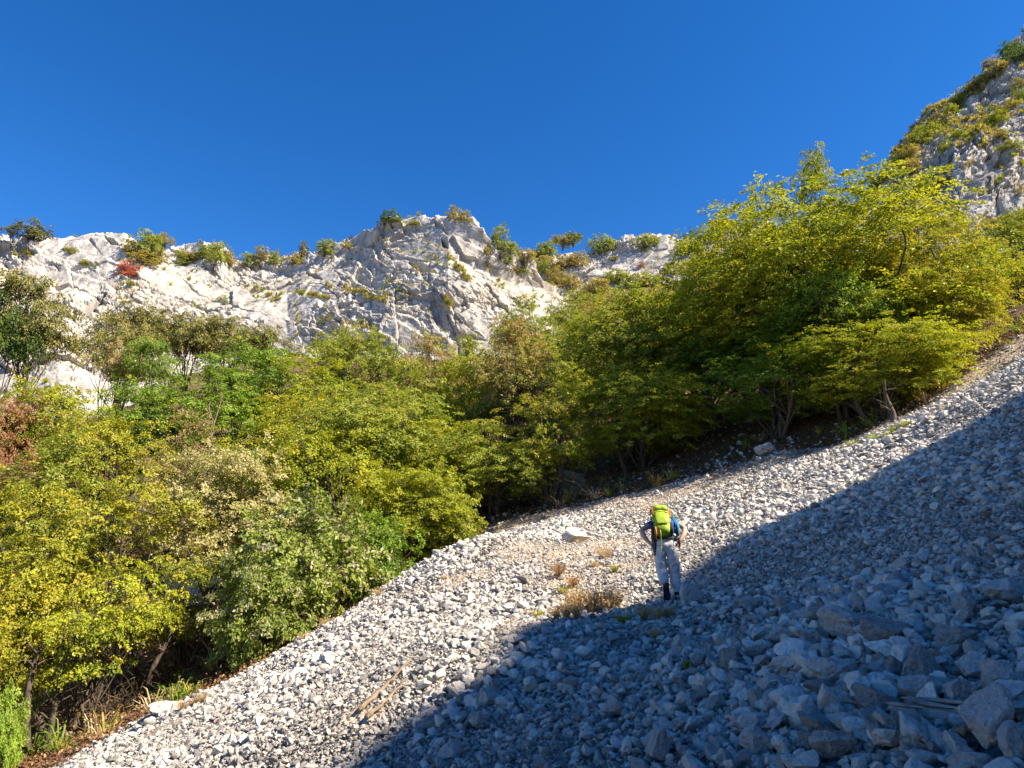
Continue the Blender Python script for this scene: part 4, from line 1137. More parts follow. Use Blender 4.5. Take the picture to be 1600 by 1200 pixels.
# undergrowth on the wood floor
und = [blades('seedling', 16, .55, .5, .02, 90 + k, .5, ('olive', 'green', 'scrub', 'drygrass')[k], 5) for k in range(4)]
n = 1500
th = np.radians(RNG.uniform(-42, 44, n)); rr = 13 * (3.2 ** RNG.uniform(0, 1, n)); lx, ly = rr * np.sin(th), rr * np.cos(th)
sdl = side(lx, ly); kp = (sdl < .1) & (vnoise(np.stack([lx / 2, ly / 2, 0 * lx], 1), 8) > -.1); lx, ly = lx[kp], ly[kp]; n = len(lx)
ug = gn_scatter('undergrowth', und, np.stack([lx, ly, H(lx, ly) - .02], 1), np.stack([RNG.normal(0, .2, n), RNG.normal(0, .2, n), RNG.uniform(0, 6.28, n)], 1), RNG.uniform(.4, 1.2, (n, 1)) * np.ones((1, 3)), RNG.integers(0, 4, n))
ug['label'] = 'low seedlings and weeds under the trees'

# rock outcrops inside the wood
for k, (px, py, w, h, Y, lab) in enumerate([
    (305, 1010, 200, 130, 25, 'pale rock outcrop seen between bare trunks behind the dark litter bank'),
    (165, 985, 120, 90, 25, 'pale rocks behind the trunks of the lower-left yellow tree'),
    (90, 560, 190, 60, 52, 'smooth grey rock bulge below the cliff at the left edge') if False else (240, 790, 200, 70, 34, 'pinkish ledge of rock showing through the yellow trees'),
    (50, 690, 110, 60, 38, 'pale rock beside the rust-red tree'),
    (180, 690, 90, 44, 40, 'white rock patch below the pale green round tree'),
    (880, 745, 150, 60, 31, 'shaded grey rocks under the trees left of the layered green one'),
    (125, 655, 60, 30, 40, 'small white rock below the pale green round tree, nearer the edge')]):
    q = P(px, py, Y); g = hz(q[0], q[1]); f = project(q)[2]
    hw, hh = w * f / F_PX / 2, h * f / F_PX / 2
    me = rock_mesh('outcrop', 1200 + k, 5, 16, .12, (1, 1, 1), .7); me.materials.append(M['boulder'])
    o = place_rock('rock_outcrop', me, (q[0], q[1] + hw * .5, g + hh * .5), (hw, hw * .7, hh * 1.3), random.uniform(-.4, .4), .1, random.uniform(-.2, .2))
    tag(o, lab, 'rock')

# thin bare understory trunks and dead stems at the wood edge
def bare_stem(px, py, h_px, lean, rad, label, cat='tree', name='bare_stem', n=7, mat='bark'):
    b = hit(px, py); f = project(b)[2]; h = h_px * f / F_PX
    r = np.random.default_rng(int(px * 7 + py)); A = Acc()
    top = np.array([lean * h, r.normal() * .2 * h, h]); p = bend([0, 0, -.25], top, r, .06, 0, 9); R = np.linspace(rad * 1.25, rad * .25, 9)
    A.tube(p, R, 8)
    B = Acc()
    for k in range(n):
        i = r.integers(3, 8); d = norm(np.array([r.normal(), r.normal(), .6])) * h * r.uniform(.15, .4)
        q = bend(p[i], p[i] + d, r, .12, .1, 6); B.tube(q, np.linspace(R[i] * .5, .004, 6), 5)
        for _ in range(3):
            j = r.integers(2, 6); d2 = norm(d + r.normal(size=3) * .5 * h * .3) * h * .14
            B.tube(bend(q[j], q[j] + d2, r, .12, 0, 4), np.linspace(.007, .002, 4), 3)
    t = bpy.data.objects.new(name, None); COL.objects.link(t); t.location = b; tag(t, label, cat, 'bare stems along the edge of the wood')
    obj('trunk', A.mesh('trunk'), M[mat], t); obj('branches', B.mesh('branches'), M[mat], t, kind='stuff')
    return t
for a in [
 (775,782,95,-.10,.10,'left of the three bare dark stems under the olive crown'),(768,786,92,-.35,.07,'thin leaning stem at the left of the three dark ones'),(781,780,90,.10,.09,'right of the three bare dark stems under the olive crown'),
 (865,775,70,.05,.07,'dark stem of the slim yellow-leaved tree'),(985,742,110,.1,.12,'dark trunk under the layered green tree'),(1392,662,70,-.05,.10,'dark trunk at the lowest boughs of the largest crown'),
 (298,1030,150,-.45,.17,'thick grey trunk leaning left before the pale outcrop'),(372,1015,120,.25,.08,'dark trunk leaning right between outcrop and fluffy shrub'),(345,1020,110,.05,.06,'thin dark trunk right of the thick leaning one'),
 (418,1012,80,-.1,.05,'short thin dead stem left of the twiggy bank'),(240,1080,130,.08,.08,'dark upright trunk left of the thick leaning one'),(45,1180,170,.04,.11,'stout dark trunk in the lower-left corner'),
 (68,1170,150,.15,.08,'second dark trunk in the lower-left corner, leaning right'),(80,1160,200,-.2,.07,'thin trunk leaning left in the lower-left corner'),(130,1140,140,.1,.06,'slender trunk between the corner trunks and the dead log'),
 (200,1080,160,-.12,.07,'slender dark trunk above the end of the dead log'),(485,975,60,.1,.03,'short thin stem at the left end of the twiggy bank'),(620,890,60,-.3,.03,'bare whip leaning left below the fresh green shrub')]:
    bare_stem(*a)
for px, py, h, lab in [(360, 690, 95, 'whitish dead snag rising between the tan and the yellow-green tree')]:
    q = P(px, py, 26); g = hz(q[0], q[1])
    r = np.random.default_rng(5); A = Acc(); f = project(q)[2]
    top = P(348, 618, 26) - np.array([q[0], q[1], g]); p = bend([0, 0, -.2], top, r, .04, 0, 8); A.tube(p, np.linspace(.07, .015, 8), 6)
    for k in range(8):
        i = r.integers(5, 8); A.tube(bend(p[i], p[i] + norm(r.normal(size=3) + [0, 0, .8]) * r.uniform(.5, 1.4), r, .1, 0, 5), np.linspace(.025, .006, 5), 4)
    o = obj('dead_snag', A.mesh('dead_snag'), M['deadwood'], None, (q[0], q[1], g)); tag(o, lab, 'dead tree')

# dry twig thickets hanging over the scree edge
for k, (px, py, w, h, lab) in enumerate([(500,968,80,50,'tangle of dry twigs under the middle of the fluffy shrub'),(450,1000,70,44,'tangle of dry twigs at the left end of the fluffy shrub'),(560,925,70,44,'tangle of dry twigs below the fresh green shrub'),
    (640,878,60,40,'tangle of dry stems above the grassy lip'),(690,845,50,34,'small tangle of dry stems near the three dark stems'),(130,1130,130,60,'sprawl of dead twigs over the lower-left bank'),(220,1100,90,50,'sprawl of dead twigs beside the dead log'),(930,770,70,34,'low tangle of dry stems in the tree shade')]):
    b = hit(px, py); f = project(b)[2]; W2, Hh2 = w * f / F_PX, h * f / F_PX
    r = np.random.default_rng(400 + k); A = Acc()
    for _ in range(90):
        s0 = np.array([r.normal() * W2 * .35, r.normal() * W2 * .25, -.1]); d = np.array([r.normal() * W2 * .28, r.normal() * W2 * .28 - .1, Hh2 * r.uniform(.3, 1.1)])
        A.tube(bend(s0, s0 + d, r, .16, -.05, 6), np.linspace(.012, .003, 6), 3)
    me = A.mesh('dry_thicket'); o = obj('dry_thicket', me, M['deadwood'] if k % 2 else M['bark'], None, b); tag(o, lab, 'dead brush')

# dead wood lying about
def log(name, pts, r0, r1, label, cat='branch', mat='deadwood', lift=.04, sides=8, kn=.12):
    q = np.array([hit(*c) for c in pts]); q[:, 2] += lift
    n = 16; t = np.linspace(0, 1, n); tt = np.linspace(0, 1, len(q))
    p = np.stack([np.interp(t, tt, q[:, k]) for k in range(3)], 1); b = p[0].copy(); p = p - b
    r = np.random.default_rng(int(pts[0][0])); p[:, 2] += r.normal(size=n) * r0 * .25; p[:, :2] += r.normal(size=(n, 2)) * r0 * kn * 2
    R = np.linspace(r0, r1, n) * (1 + r.normal(size=n) * kn); R[0] *= .8
    v, qd = tube(p, R, sides)
    cap0, cap1 = len(v), len(v) + 1
    v = np.concatenate([v, [p[0] * 1.0], [p[-1]]])
    tr = [(cap0, (i + 1) % sides, i) for i in range(sides)] + [(cap1, (n - 1) * sides + i, (n - 1) * sides + (i + 1) % sides) for i in range(sides)]
    o = obj(name, mesh_np(name, v, qd, tr, True), M[mat], None, b); tag(o, label, cat); return o
log('dead_branch', [(560,1117),(590,1090),(618,1062),(642,1036)], .026, .014, 'upper of two dead branches lying on the sunny scree')
log('dead_branch', [(574,1128),(596,1108),(634,1068)], .024, .012, 'lower, paler of two dead branches lying on the sunny scree')
log('dead_log', [(45,1180),(110,1150),(184,1119)], .09, .05, 'long dead log lying along the foot of the lower-left wood')
log('dead_branch', [(595,925),(620,902),(640,888)], .05, .03, 'short pale branch on the grassy lip below the wood')
log('dead_branch', [(1308,752),(1318,740),(1322,730)], .03, .015, 'left of two small curved sticks near the upper shade edge')
log('dead_branch', [(1325,750),(1331,738),(1330,730)], .03, .015, 'right of two small curved sticks near the upper shade edge')
log('dead_branch', [(775,988),(805,968),(838,948)], .02, .01, 'thin stick on the tan streak left of the brown weeds')
log('dead_branch', [(470,968),(482,985)], .03, .01, 'small stick poking out at the wood edge left of centre')
log('dead_branch', [(1495,1160),(1520,1152),(1535,1150)], .02, .01, 'dark split stick below the weathered log')
log('dead_branch', [(215,1130),(250,1118),(290,1112)], .02, .008, 'thin twig across the long pale slab')
log('dead_branch', [(1520,505),(1550,495),(1590,478)], .05, .02, 'dark dead bough sticking out over the tan path at the right', lift=.6)
# weathered split log among the near boulders
def split_log():
    a, b = hit(1398, 1132), hit(1490, 1126)
    b = a + (b - a) / np.linalg.norm(b - a) * .33; b[2] = a[2] + .02
    L = np.linalg.norm(b - a); c = (a + b) / 2
    ang = math.atan2(b[1] - a[1], b[0] - a[0])
    root = bpy.data.objects.new('weathered_log', None); COL.objects.link(root); root.location = c + np.array([0, 0, .05]); root.rotation_euler = (0, -math.atan2(b[2] - a[2], L), ang)
    tag(root, 'grey weathered split log with deep grain, wedged between shaded boulders', 'log')
    nx, ns = 60, 48; x = np.linspace(-L / 2, L / 2, nx); ph = np.linspace(0, 2 * np.pi, ns, endpoint=False)
    X, PH = np.meshgrid(x, ph, indexing='ij')
    g = vnoise(np.stack([X.ravel() * 1.5, np.cos(PH.ravel()) * 9, np.sin(PH.ravel()) * 9], 1), 3).reshape(X.shape)
    R = .042 * (1 + .22 * g - .10 * (np.abs(np.sin(PH * 11 + X * 3)) < .25)) * (1 - .25 * smooth(.2, .5, X / L))
    V = np.stack([X + .02 * g, R * np.cos(PH) * 1.25, R * np.sin(PH)], -1).reshape(-1, 3)
    i = (np.arange(nx - 1)[:, None] * ns + np.arange(ns)[None]).ravel(); j = (np.arange(nx - 1)[:, None] * ns + (np.arange(ns)[None] + 1) % ns).ravel()
    V = np.concatenate([V, [[-L / 2 - .01, 0, 0], [L / 2, 0, 0]]]); m0 = nx * ns
    tr = [(m0, (k + 1) % ns, k) for k in range(ns)] + [(m0 + 1, (nx - 1) * ns + k, (nx - 1) * ns + (k + 1) % ns) for k in range(ns)]
    m = mat_bark('weathered_wood', (.16, .13, .11), (.40, .36, .32)); obj('wood', mesh_np('log_wood', V, np.stack([i, j, j + ns, i + ns], 1), tr, False), m, root)
    A = Acc(); r = np.random.default_rng(3)
    for k in range(6):
        s0 = np.array([-L / 2 + r.uniform(0, .2), r.normal() * .05, .06 + r.normal() * .01]); A.tube(bend(s0, s0 + np.array([r.uniform(.1, .2), r.normal() * .02, .0]), r, .01, 0, 5), np.array([.004, .01, .01, .008, .002]), 4)
    obj('splinters', A.mesh('splinters'), m, root)
split_log()

# ------------------------------------------------------------ weeds and tufts on the scree
WEEDS = [(925,958,90,48,'drygrass','large brown bushy weed on the sunny side of the trail'),(885,968,54,32,'drygrass','brown weed left of the large bushy one'),(975,975,40,20,'olive','olive-green weed just below the large brown one'),
 (1025,998,40,16,'drygrass','low dry weed in shade left of the knee-high boulder'),(1025,968,60,30,'drygrass','reddish dry weed in the shade by the hiker\'s trail'),(955,950,44,30,'drygrass','dry weed between the large brown one and the hiker'),
 (872,900,40,26,'red','orange dry tuft on the sunny mound'),(895,918,40,24,'red','second orange dry tuft, lower on the sunny mound'),(882,928,34,18,'yellow','yellowish tuft below the orange ones'),(945,872,40,26,'drygrass','dry tuft on the tan gravel left of the hiker'),
 (930,888,26,16,'drygrass','small dry tuft on the tan gravel'),(960,894,24,14,'olive','small greenish tuft left of the hiker\'s knees'),(842,968,30,22,'yellow','pale yellowish tuft at the head of the tan streak'),(1078,1052,18,18,'green','small fresh green plant alone in the shaded rocks'),
 (1365,690,36,18,'grass','bright green grass tuft where the tree foot meets the scree'),(1400,678,50,16,'olive','flat grassy patch right of the bright green tuft'),(1335,698,40,14,'olive','dull grass left of the bright green tuft'),
 (670,875,50,22,'olive','dull grass on the lip left of centre'),(620,905,40,18,'olive','grass on the lip below the fresh green shrub'),(710,850,50,20,'olive','grass on the lip near the three dark stems'),(590,930,30,14,'drygrass','straw-coloured grass at the end of the short pale branch'),
 (510,978,34,20,'drygrass','straw tuft at the scree edge beside the twig tangle'),(478,1000,30,16,'drygrass','low straw tuft at the scree edge, lower left of the twig tangle'),(300,1105,44,22,'drygrass','brown grass tuft right of the long pale slab'),
 (735,935,26,12,'drygrass','faint dry tuft on the sunny scree below the mound'),(695,905,24,10,'drygrass','faint dry tuft near the lip of the sunny scree'),(905,848,24,10,'drygrass','dry stalks behind the whale-backed boulder'),(1480,640,24,9,'drygrass','dry tuft on the upper tan path')]
for k, (px, py, w, h, pal, lab) in enumerate(WEEDS):
    b = hit(px, py); f = project(b)[2]; W2, Hh2 = w * f / F_PX, h * f / F_PX
    dryl = pal == 'drygrass' or pal == 'red'
    t = bpy.data.objects.new('weed' if 'grass' not in lab else 'grass_tuft', None); COL.objects.link(t); t.location = b; tag(t, lab, 'weed' if 'grass' not in lab else 'grass')
    nn_ = 3 if w > 40 else 1
    for j in range(nn_):
        me = blades('stems', int(50 + w) , Hh2 * random.uniform(.6, .9), W2 * .5 / (nn_ ** .5), .0035 if dryl else .006, 500 + k * 5 + j, .5, pal, 4 if (dryl or pal in ('green', 'olive', 'yellow')) else 0)
        o = obj('stems', me, None, t, kind='stuff'); o.location = ((j - (nn_ - 1) / 2) * W2 * .28, random.uniform(-.1, .1), hz(b[0] + (j - (nn_ - 1) / 2) * W2 * .28, b[1]) - b[2])
# bright broad-leaved plant in the lower-left corner
plant('bush0', 0, 1078, 80, 15.2, 'grass', 'bright fresh-green leafy plant in the lower-left corner', name='shrub', group=None)
plant('bush1', 8, 1122, 56, 14.6, 'grass', 'lower part of bright green growth at the left edge, just above the bottom', name='shrub', group=None)
# ------------------------------------------------------------ hiker
skin = flat('skin', (.62, .35, .25), .55, .35, 20, .1)
shirt_m = flat('blue_shirt', (.02, .06, .48), .8, .2, 30, .2)
trouser_m = flat('grey_trousers', (.56, .545, .54), .85, .15, 14, .12)
boot_m = flat('dark_boot', (.035, .035, .04), .7, .3, 40, .3)
lime_m = flat('lime_nylon', (.30, .42, .025), .6, .4, 18, .14)
lime_d = flat('lime_nylon_dark', (.21, .31, .02), .6, .4, 18, .14)
orange_m = flat('orange_trim', (.62, .12, .03), .6, .4, 30, .1)
teal_m = flat('teal_rope', (.05, .24, .33), .8, .2, 90, .45)
dark_m = flat('dark_webbing', (.02, .025, .035), .7, .3, 30, .3)
metal_m = flat('grey_metal', (.3, .3, .32), .35, .6, 30, .1)
hair_m = flat('brown_hair', (.06, .04, .025), .9, .2, 60, .4)
HF = project(HIKER)[2]
HS = HF / F_PX * 100 * 1.0          # one local metre = 100 photo pixels
def world(p): return np.asarray(p, float) * HS
def chain_mesh(name, pts, edges, rad, mat, parent, sub=2, root=0, wrinkle=0.0, wscale=.12):
    me = bpy.data.meshes.new(name)
    me.from_pydata([tuple(p) for p in pts], edges, [])
    o = obj(name, me, mat, parent)
    md = o.modifiers.new('skin', 'SKIN'); md.use_smooth_shade = True; md.branch_smoothing = .6
    sv = me.skin_vertices[0].data
    for k, r_ in enumerate(rad):
        sv[k].radius = (r_, r_) if not isinstance(r_, tuple) else r_
        sv[k].use_root = (k == root)
    ss = o.modifiers.new('smooth', 'SUBSURF'); ss.levels = sub; ss.render_levels = sub
    if wrinkle:
        tx = bpy.data.textures.new(name + '_folds', 'CLOUDS'); tx.noise_scale = wscale; tx.noise_depth = 2
        dm = o.modifiers.new('folds', 'DISPLACE'); dm.texture = tx; dm.strength = wrinkle; dm.mid_level = .5; dm.texture_coords = 'LOCAL'
    return o
hk = bpy.data.objects.new('person', None); COL.objects.link(hk); hk.location = HIKER + np.array([0, 0, -.005]); hk.scale = (HS,) * 3
hk.rotation_euler = (0, 0, -math.atan2(HIKER[0], HIKER[1]))
tag(hk, 'hiker bent forward with hands on hips, in blue shirt and light grey trousers', 'person')
J = dict(pel=(-.02, .00, .97), wst=(-.02, .10, 1.07), chs=(-.02, .26, 1.20), nkb=(-.02, .40, 1.29), nck=(-.02, .47, 1.33), hd1=(-.02, .53, 1.34), hd2=(-.02, .62, 1.32), hd3=(-.02, .68, 1.27),
 sl=(-.20, .34, 1.245), el=(-.395, .14, 1.13), fl_=(-.35, .08, 1.03), wl=(-.27, .04, .935), sr=(.15, .36, 1.245), er=(.30, .20, 1.165), fr_=(.275, .12, 1.06), wr=(.205, .04, .965),
 hl=(-.10, .00, .90), kl=(-.085, .05, .50), al=(-.035, -.10, .25), hr=(.065, .00, .90), kr=(.105, .10, .48), ar=(.13, .02, .10))
names = list(J); idx = {n_: k for k, n_ in enumerate(names)}
pts = [J[n_] for n_ in names]
E = [('pel','wst'),('wst','chs'),('chs','nkb'),('nkb','nck'),('nck','hd1'),('hd1','hd2'),('hd2','hd3'),('nkb','sl'),('sl','el'),('el','fl_'),('fl_','wl'),('nkb','sr'),('sr','er'),('er','fr_'),('fr_','wr'),('pel','hl'),('hl','kl'),('kl','al'),('pel','hr'),('hr','kr'),('kr','ar')]
R = dict(pel=.12, wst=.115, chs=(.15, .11), nkb=.10, nck=.055, hd1=.075, hd2=.095, hd3=.06, sl=.055, el=.044, fl_=.046, wl=.027, sr=.055, er=.044, fr_=.046, wr=.027, hl=.08, kl=.052, al=.036, hr=.08, kr=.052, ar=.036)
edges = [(idx[a], idx[b]) for a, b in E]; rad = [R[n_] for n_ in names]
# hands: palm, four fingers wrapped on the hip, thumb from the side
for s_, w_ in ((-1, 'wl'), (1, 'wr')):
    W0 = np.array(J[w_]); cx0 = -.02
    inw = np.array([cx0 - W0[0], 0, 0]); inw /= np.linalg.norm(inw)
    palm = W0 + inw * .045 + np.array([0, .025, -.045])
    pts.append(tuple(palm)); pi = len(pts) - 1; rad.append(.024); edges.append((idx[w_], pi))
    for f_ in range(4):
        off = np.array([0, .022 * (f_ - 1.5), -.010 * f_])
        L_ = (.030, .034, .032, .026)[f_]; prev = pi
        for k_ in range(3):
            q_ = palm + off * (1 + .25 * k_) + (k_ + 1) * L_ * (inw * (.55 - .15 * k_) + np.array([0, .35, -.62]))
            pts.append(tuple(q_)); rad.append(.0095 - .001 * k_); edges.append((prev, len(pts) - 1)); prev = len(pts) - 1
    prev = pi
    for k_ in range(2):
        q_ = palm + (k_ + 1) * .030 * (np.array([0, -.85, .05]) + inw * .4)
        pts.append(tuple(q_)); rad.append(.011 - .002 * k_); edges.append((prev, len(pts) - 1)); prev = len(pts) - 1
body = chain_mesh('body', pts, edges, rad, skin, hk, 2, 0)
# hair over the lowered head, seen from behind only beside the pack
bmh = bmesh.new(); bmesh.ops.create_uvsphere(bmh, u_segments=20, v_segments=14, radius=1)
for v in bmh.verts:
    v.co = Vector((v.co.x * .098, v.co.y * .115, v.co.z * .105)) + Vector((-.02, .60, 1.345))
me = bpy.data.meshes.new('hair'); bmh.to_mesh(me); bmh.free(); obj('hair', me, hair_m, hk)
sh = ['pel', 'wst', 'chs', 'nkb', 'sl', 'sr']
spts = [J['wst'], (-.02, .18, 1.14), J['chs'], J['nkb'], J['sl'], (-.30, .24, 1.185), J['sr'], (.225, .28, 1.205)]
chain_mesh('shirt', spts, [(0, 1), (1, 2), (2, 3), (3, 4), (4, 5), (3, 6), (6, 7)], [(.150, .12), (.160, .125), (.175, .13), .12, .078, .062, .078, .062], shirt_m, hk, 2, 0, .018, .10)
tp = [(-.02, .06, 1.035), (-.02, .0, .955), (-.095, -.01, .88), (-.105, .02, .70), (-.088, .045, .50), (-.07, -.02, .38), (-.05, -.075, .30), (.062, -.01, .88), (.085, .04, .70), (.103, .09, .48), (.115, .06, .28), (.130, .015, .105)]
chain_mesh('trousers', tp, [(0, 1), (1, 2), (2, 3), (3, 4), (4, 5), (5, 6), (1, 7), (7, 8), (8, 9), (9, 10), (10, 11)],
           [(.158, .13), (.158, .14), (.118, .125), (.110, .11), .094, .088, .078, (.112, .125), (.106, .11), .092, .088, .084], trouser_m, hk, 3, 1, .05, .07)
# seat pocket, crease and belt on the trousers
A = Acc()
for x0 in (-.155, .055):
    A.tube([(x0, -.128, .90), (x0 + .03, -.137, .895), (x0 + .075, -.135, .895), (x0 + .1, -.12, .90)], np.full(4, .004), 4)
obj('pocket_seam', A.mesh('pocket_seam'), dark_m, hk)
A = Acc(); th_ = np.linspace(0, 2 * np.pi, 30)
A.tube(np.stack([-.02 + .165 * np.cos(th_), .045 + .145 * np.sin(th_), 1.03 + .02 * np.sin(th_)], 1), np.full(30, .017), 6)
obj('belt', A.mesh('belt'), dark_m, hk)
def boot(name, ankle, toe_dir, up_dir, parent):
    """boot body lofted from heel to toe, with a thick sole"""
    t_ = norm(np.array(toe_dir, float)); u_ = np.array(up_dir, float); u_ = norm(u_ - t_ * (u_ @ t_)); s_ = np.cross(t_, u_)
    prof = [(-.105, .030, .045), (-.09, .042, .075), (-.05, .047, .085), (.0, .047, .080), (.05, .048, .058), (.10, .050, .045), (.14, .046, .036), (.17, .030, .025), (.18, .008, .01)]
    V = []; ns = 14
    c0 = np.array(ankle, float)
    for (l_, w_, h_) in prof:
        for k_ in range(ns):
            a_ = 2 * np.pi * k_ / ns
            V.append(c0 + t_ * l_ + s_ * math.cos(a_) * w_ + u_ * (max(-.03, math.sin(a_) * h_) - .07 + h_ * .3))
    n_ = len(prof); i = (np.arange(n_ - 1)[:, None] * ns + np.arange(ns)[None]).ravel(); j = (np.arange(n_ - 1)[:, None] * ns + (np.arange(ns)[None] + 1) % ns).ravel()
    V.append(c0 + t_ * -.11 + u_ * -.06); V.append(c0 + t_ * .182 + u_ * -.07)
    tr = [(len(V) - 2, (k_ + 1) % ns, k_) for k_ in range(ns)] + [(len(V) - 1, (n_ - 1) * ns + k_, (n_ - 1) * ns + (k_ + 1) % ns) for k_ in range(ns)]
    o = obj(name, mesh_np(name, np.array(V), np.stack([i, j, j + ns, i + ns], 1), tr, True), boot_m, parent)
    A = Acc(); sh_ = c0 + t_ * -.045 - u_ * .02
    A.tube([sh_, sh_ + u_ * .05, sh_ + u_ * .105], [.050, .050, .054], 14); obj('shaft', A.mesh('shaft'), boot_m, o)
    S_ = []; out_ = [(-.11, .034), (-.08, .045), (-.02, .043), (.05, .050), (.11, .052), (.16, .036), (.185, .012)]
    for up_ in (-.112, -.088):
        for l_, w_ in out_: S_.append(c0 + t_ * l_ + s_ * w_ + u_ * up_)
        for l_, w_ in out_[::-1]: S_.append(c0 + t_ * l_ - s_ * w_ + u_ * up_)
    m_ = len(out_) * 2; bm = bmesh.new(); vs = [bm.verts.new(p_) for p_ in S_]
    bm.faces.new(vs[:m_]); bm.faces.new(vs[m_:][::-1])
    for k_ in range(m_): bm.faces.new((vs[k_], vs[(k_ + 1) % m_], vs[m_ + (k_ + 1) % m_], vs[m_ + k_]))
    # lugs
    for l_ in np.linspace(-.09, .15, 9):
        for sgn in (-1, 1):
            q_ = c0 + t_ * l_ + s_ * sgn * .02 + u_ * -.118; c_ = [q_ + t_ * a_ * .009 + s_ * b_ * .014 + u_ * d_ * .007 for d_ in (-1, 1) for a_, b_ in ((-1, -1), (1, -1), (1, 1), (-1, 1))]
            w2 = [bm.verts.new(p_) for p_ in c_]
            for fc in ((3, 2, 1, 0), (4, 5, 6, 7), (0, 1, 5, 4), (1, 2, 6, 5), (2, 3, 7, 6), (3, 0, 4, 7)): bm.faces.new([w2[z_] for z_ in fc])
    me_ = bpy.data.meshes.new('sole'); bm.to_mesh(me_); bm.free(); obj('sole', me_, dark_m, o)
boot('boot', (.135, .02, .115), (.12, 1, .02), (0, 0, 1), hk)
boot('boot', (-.035, -.105, .225), (.05, .35, -1), (0, 1, .35), hk)
# backpack, worn
bp = bpy.data.objects.new('backpack', None); COL.objects.link(bp); bp.location = hk.location; bp.scale = hk.scale; bp.rotation_euler = hk.rotation_euler
tag(bp, 'lime-green hiking backpack with orange trims on the hiker\'s back', 'backpack')
ax = norm(np.array([.0, .62, .80])); bk = norm(np.array([0, -.80, .62])); sx_ = np.array([1., 0, 0])   # along the pack, outward, sideways
base = np.array([-.055, -.045, 1.035])
def loft(name, prof, mat, parent, origin=base, ns=28, tilt=0.0, pw=3.0, noise=.006):
    V = []
    for (l_, w_, d_, dx_, dd_) in prof:
        for k_ in range(ns):
            a_ = 2 * np.pi * k_ / ns; ca, sa = math.cos(a_), math.sin(a_)
            rr_ = (abs(ca) ** pw + abs(sa) ** pw) ** (-1 / pw)
            V.append(origin + ax * l_ + sx_ * (ca * rr_ * w_ * .92 + dx_ * .92 + tilt * l_) + bk * (sa * rr_ * d_ + dd_))
    V = np.array(V); V += bk * (noise * 2 * fbm(V * 14, 3, 5))[:, None]
    n_ = len(prof); i = (np.arange(n_ - 1)[:, None] * ns + np.arange(ns)[None]).ravel(); j = (np.arange(n_ - 1)[:, None] * ns + (np.arange(ns)[None] + 1) % ns).ravel()
    c0, c1 = V[:ns].mean(0), V[-ns:].mean(0); V = np.concatenate([V, [c0, c1]]); m0 = n_ * ns
    tr = [(m0, (k_ + 1) % ns, k_) for k_ in range(ns)] + [(m0 + 1, (n_ - 1) * ns + k_, (n_ - 1) * ns + (k_ + 1) % ns) for k_ in range(ns)]
    return obj(name, mesh_np(name, V, np.stack([i, j, j + ns, i + ns], 1), tr, True), mat, parent)
TL = -.06
loft('bag', [(-.02, .05, .03, 0, .08), (-.01, .125, .075, 0, .08), (.04, .148, .10, 0, .085), (.15, .155, .115, 0, .09), (.28, .155, .12, 0, .09), (.36, .15, .115, 0, .09), (.40, .13, .10, 0, .085)], lime_m, bp, tilt=TL)
loft('bottom_panel', [(-.035, .04, .02, 0, .08), (-.025, .115, .07, 0, .08), (.01, .145, .092, 0, .085), (.06, .151, .106, 0, .087), (.075, .150, .105, 0, .087)], lime_d, bp, tilt=TL)
loft('lid', [(.375, .10, .08, 0, .085), (.385, .155, .122, 0, .09), (.43, .158, .128, 0, .09), (.475, .14, .115, 0, .085), (.505, .10, .085, 0, .08), (.515, .04, .03, 0, .08)], lime_m, bp, tilt=TL)
loft('front_pocket', [(.09, .05, .02, 0, .20), (.10, .10, .03, 0, .195), (.18, .108, .035, 0, .20), (.28, .104, .03, 0, .20), (.32, .085, .02, 0, .195), (.33, .03, .01, 0, .195)], lime_m, bp, tilt=TL)
loft('back_panel', [(-.02, .10, .02, 0, -.03), (.0, .15, .025, 0, -.03), (.30, .165, .03, 0, -.03), (.44, .13, .02, 0, -.03)], dark_m, bp, tilt=TL)
for sgn in (-1, 1):
    loft('side_pocket', [(.0, .02, .04, sgn * .150, .07), (.02, .032, .08, sgn * .156, .075), (.14, .034, .085, sgn * .160, .08), (.17, .02, .07, sgn * .158, .08)], dark_m, bp, tilt=TL, ns=16)
def on_pack(l_, x_, d_): return base + ax * l_ + sx_ * (x_ + TL * l_) + bk * d_
A = Acc()
for x_ in (-.118, .118):
    A.tube([on_pack(.40, x_, .225), on_pack(.34, x_ * 1.02, .218), on_pack(.28, x_, .212)], [.006, .007, .005], 6)
obj('lid_buckle', A.mesh('lid_buckle'), orange_m, bp)
for x_, l0, l1 in ((-.155, .20, .47), (.152, .28, .44), (.155, .06, .10), (-.150, .02, .07)):
    A = Acc(); A.tube([on_pack(l0, x_, .13), on_pack((l0 + l1) / 2, x_ * 1.04, .125), on_pack(l1, x_ * .97, .12)], [.007, .008, .006], 6); obj('orange_trim', A.mesh('orange_trim'), orange_m, bp)
for l_ in (.14, .25, .33):
    A = Acc(); th2 = np.linspace(.1, np.pi - .1, 16); A.tube(np.array([on_pack(l_, math.cos(a) * .165, .09 + math.sin(a) * .128) for a in th2]), np.full(16, .0045), 4); obj('compression_strap', A.mesh('compression_strap'), dark_m if l_ < .3 else lime_d, bp)
A = Acc(); A.tube([on_pack(.0, -.03, .17), on_pack(-.05, -.03, .18) + np.array([0, -.01, -.06]), np.array([-.085, -.165, .93]), np.array([-.09, -.17, .85]), np.array([-.092, -.168, .80])], np.full(5, .008), 5); obj('hanging_strap', A.mesh('hanging_strap'), lime_m, bp)
A = Acc(); A.tube([on_pack(.05, -.10, .18), on_pack(-.03, -.10, .19), np.array([-.15, -.14, .99])], np.full(3, .012), 5); obj('ice_tool_loop', A.mesh('ice_tool_loop'), orange_m, bp)
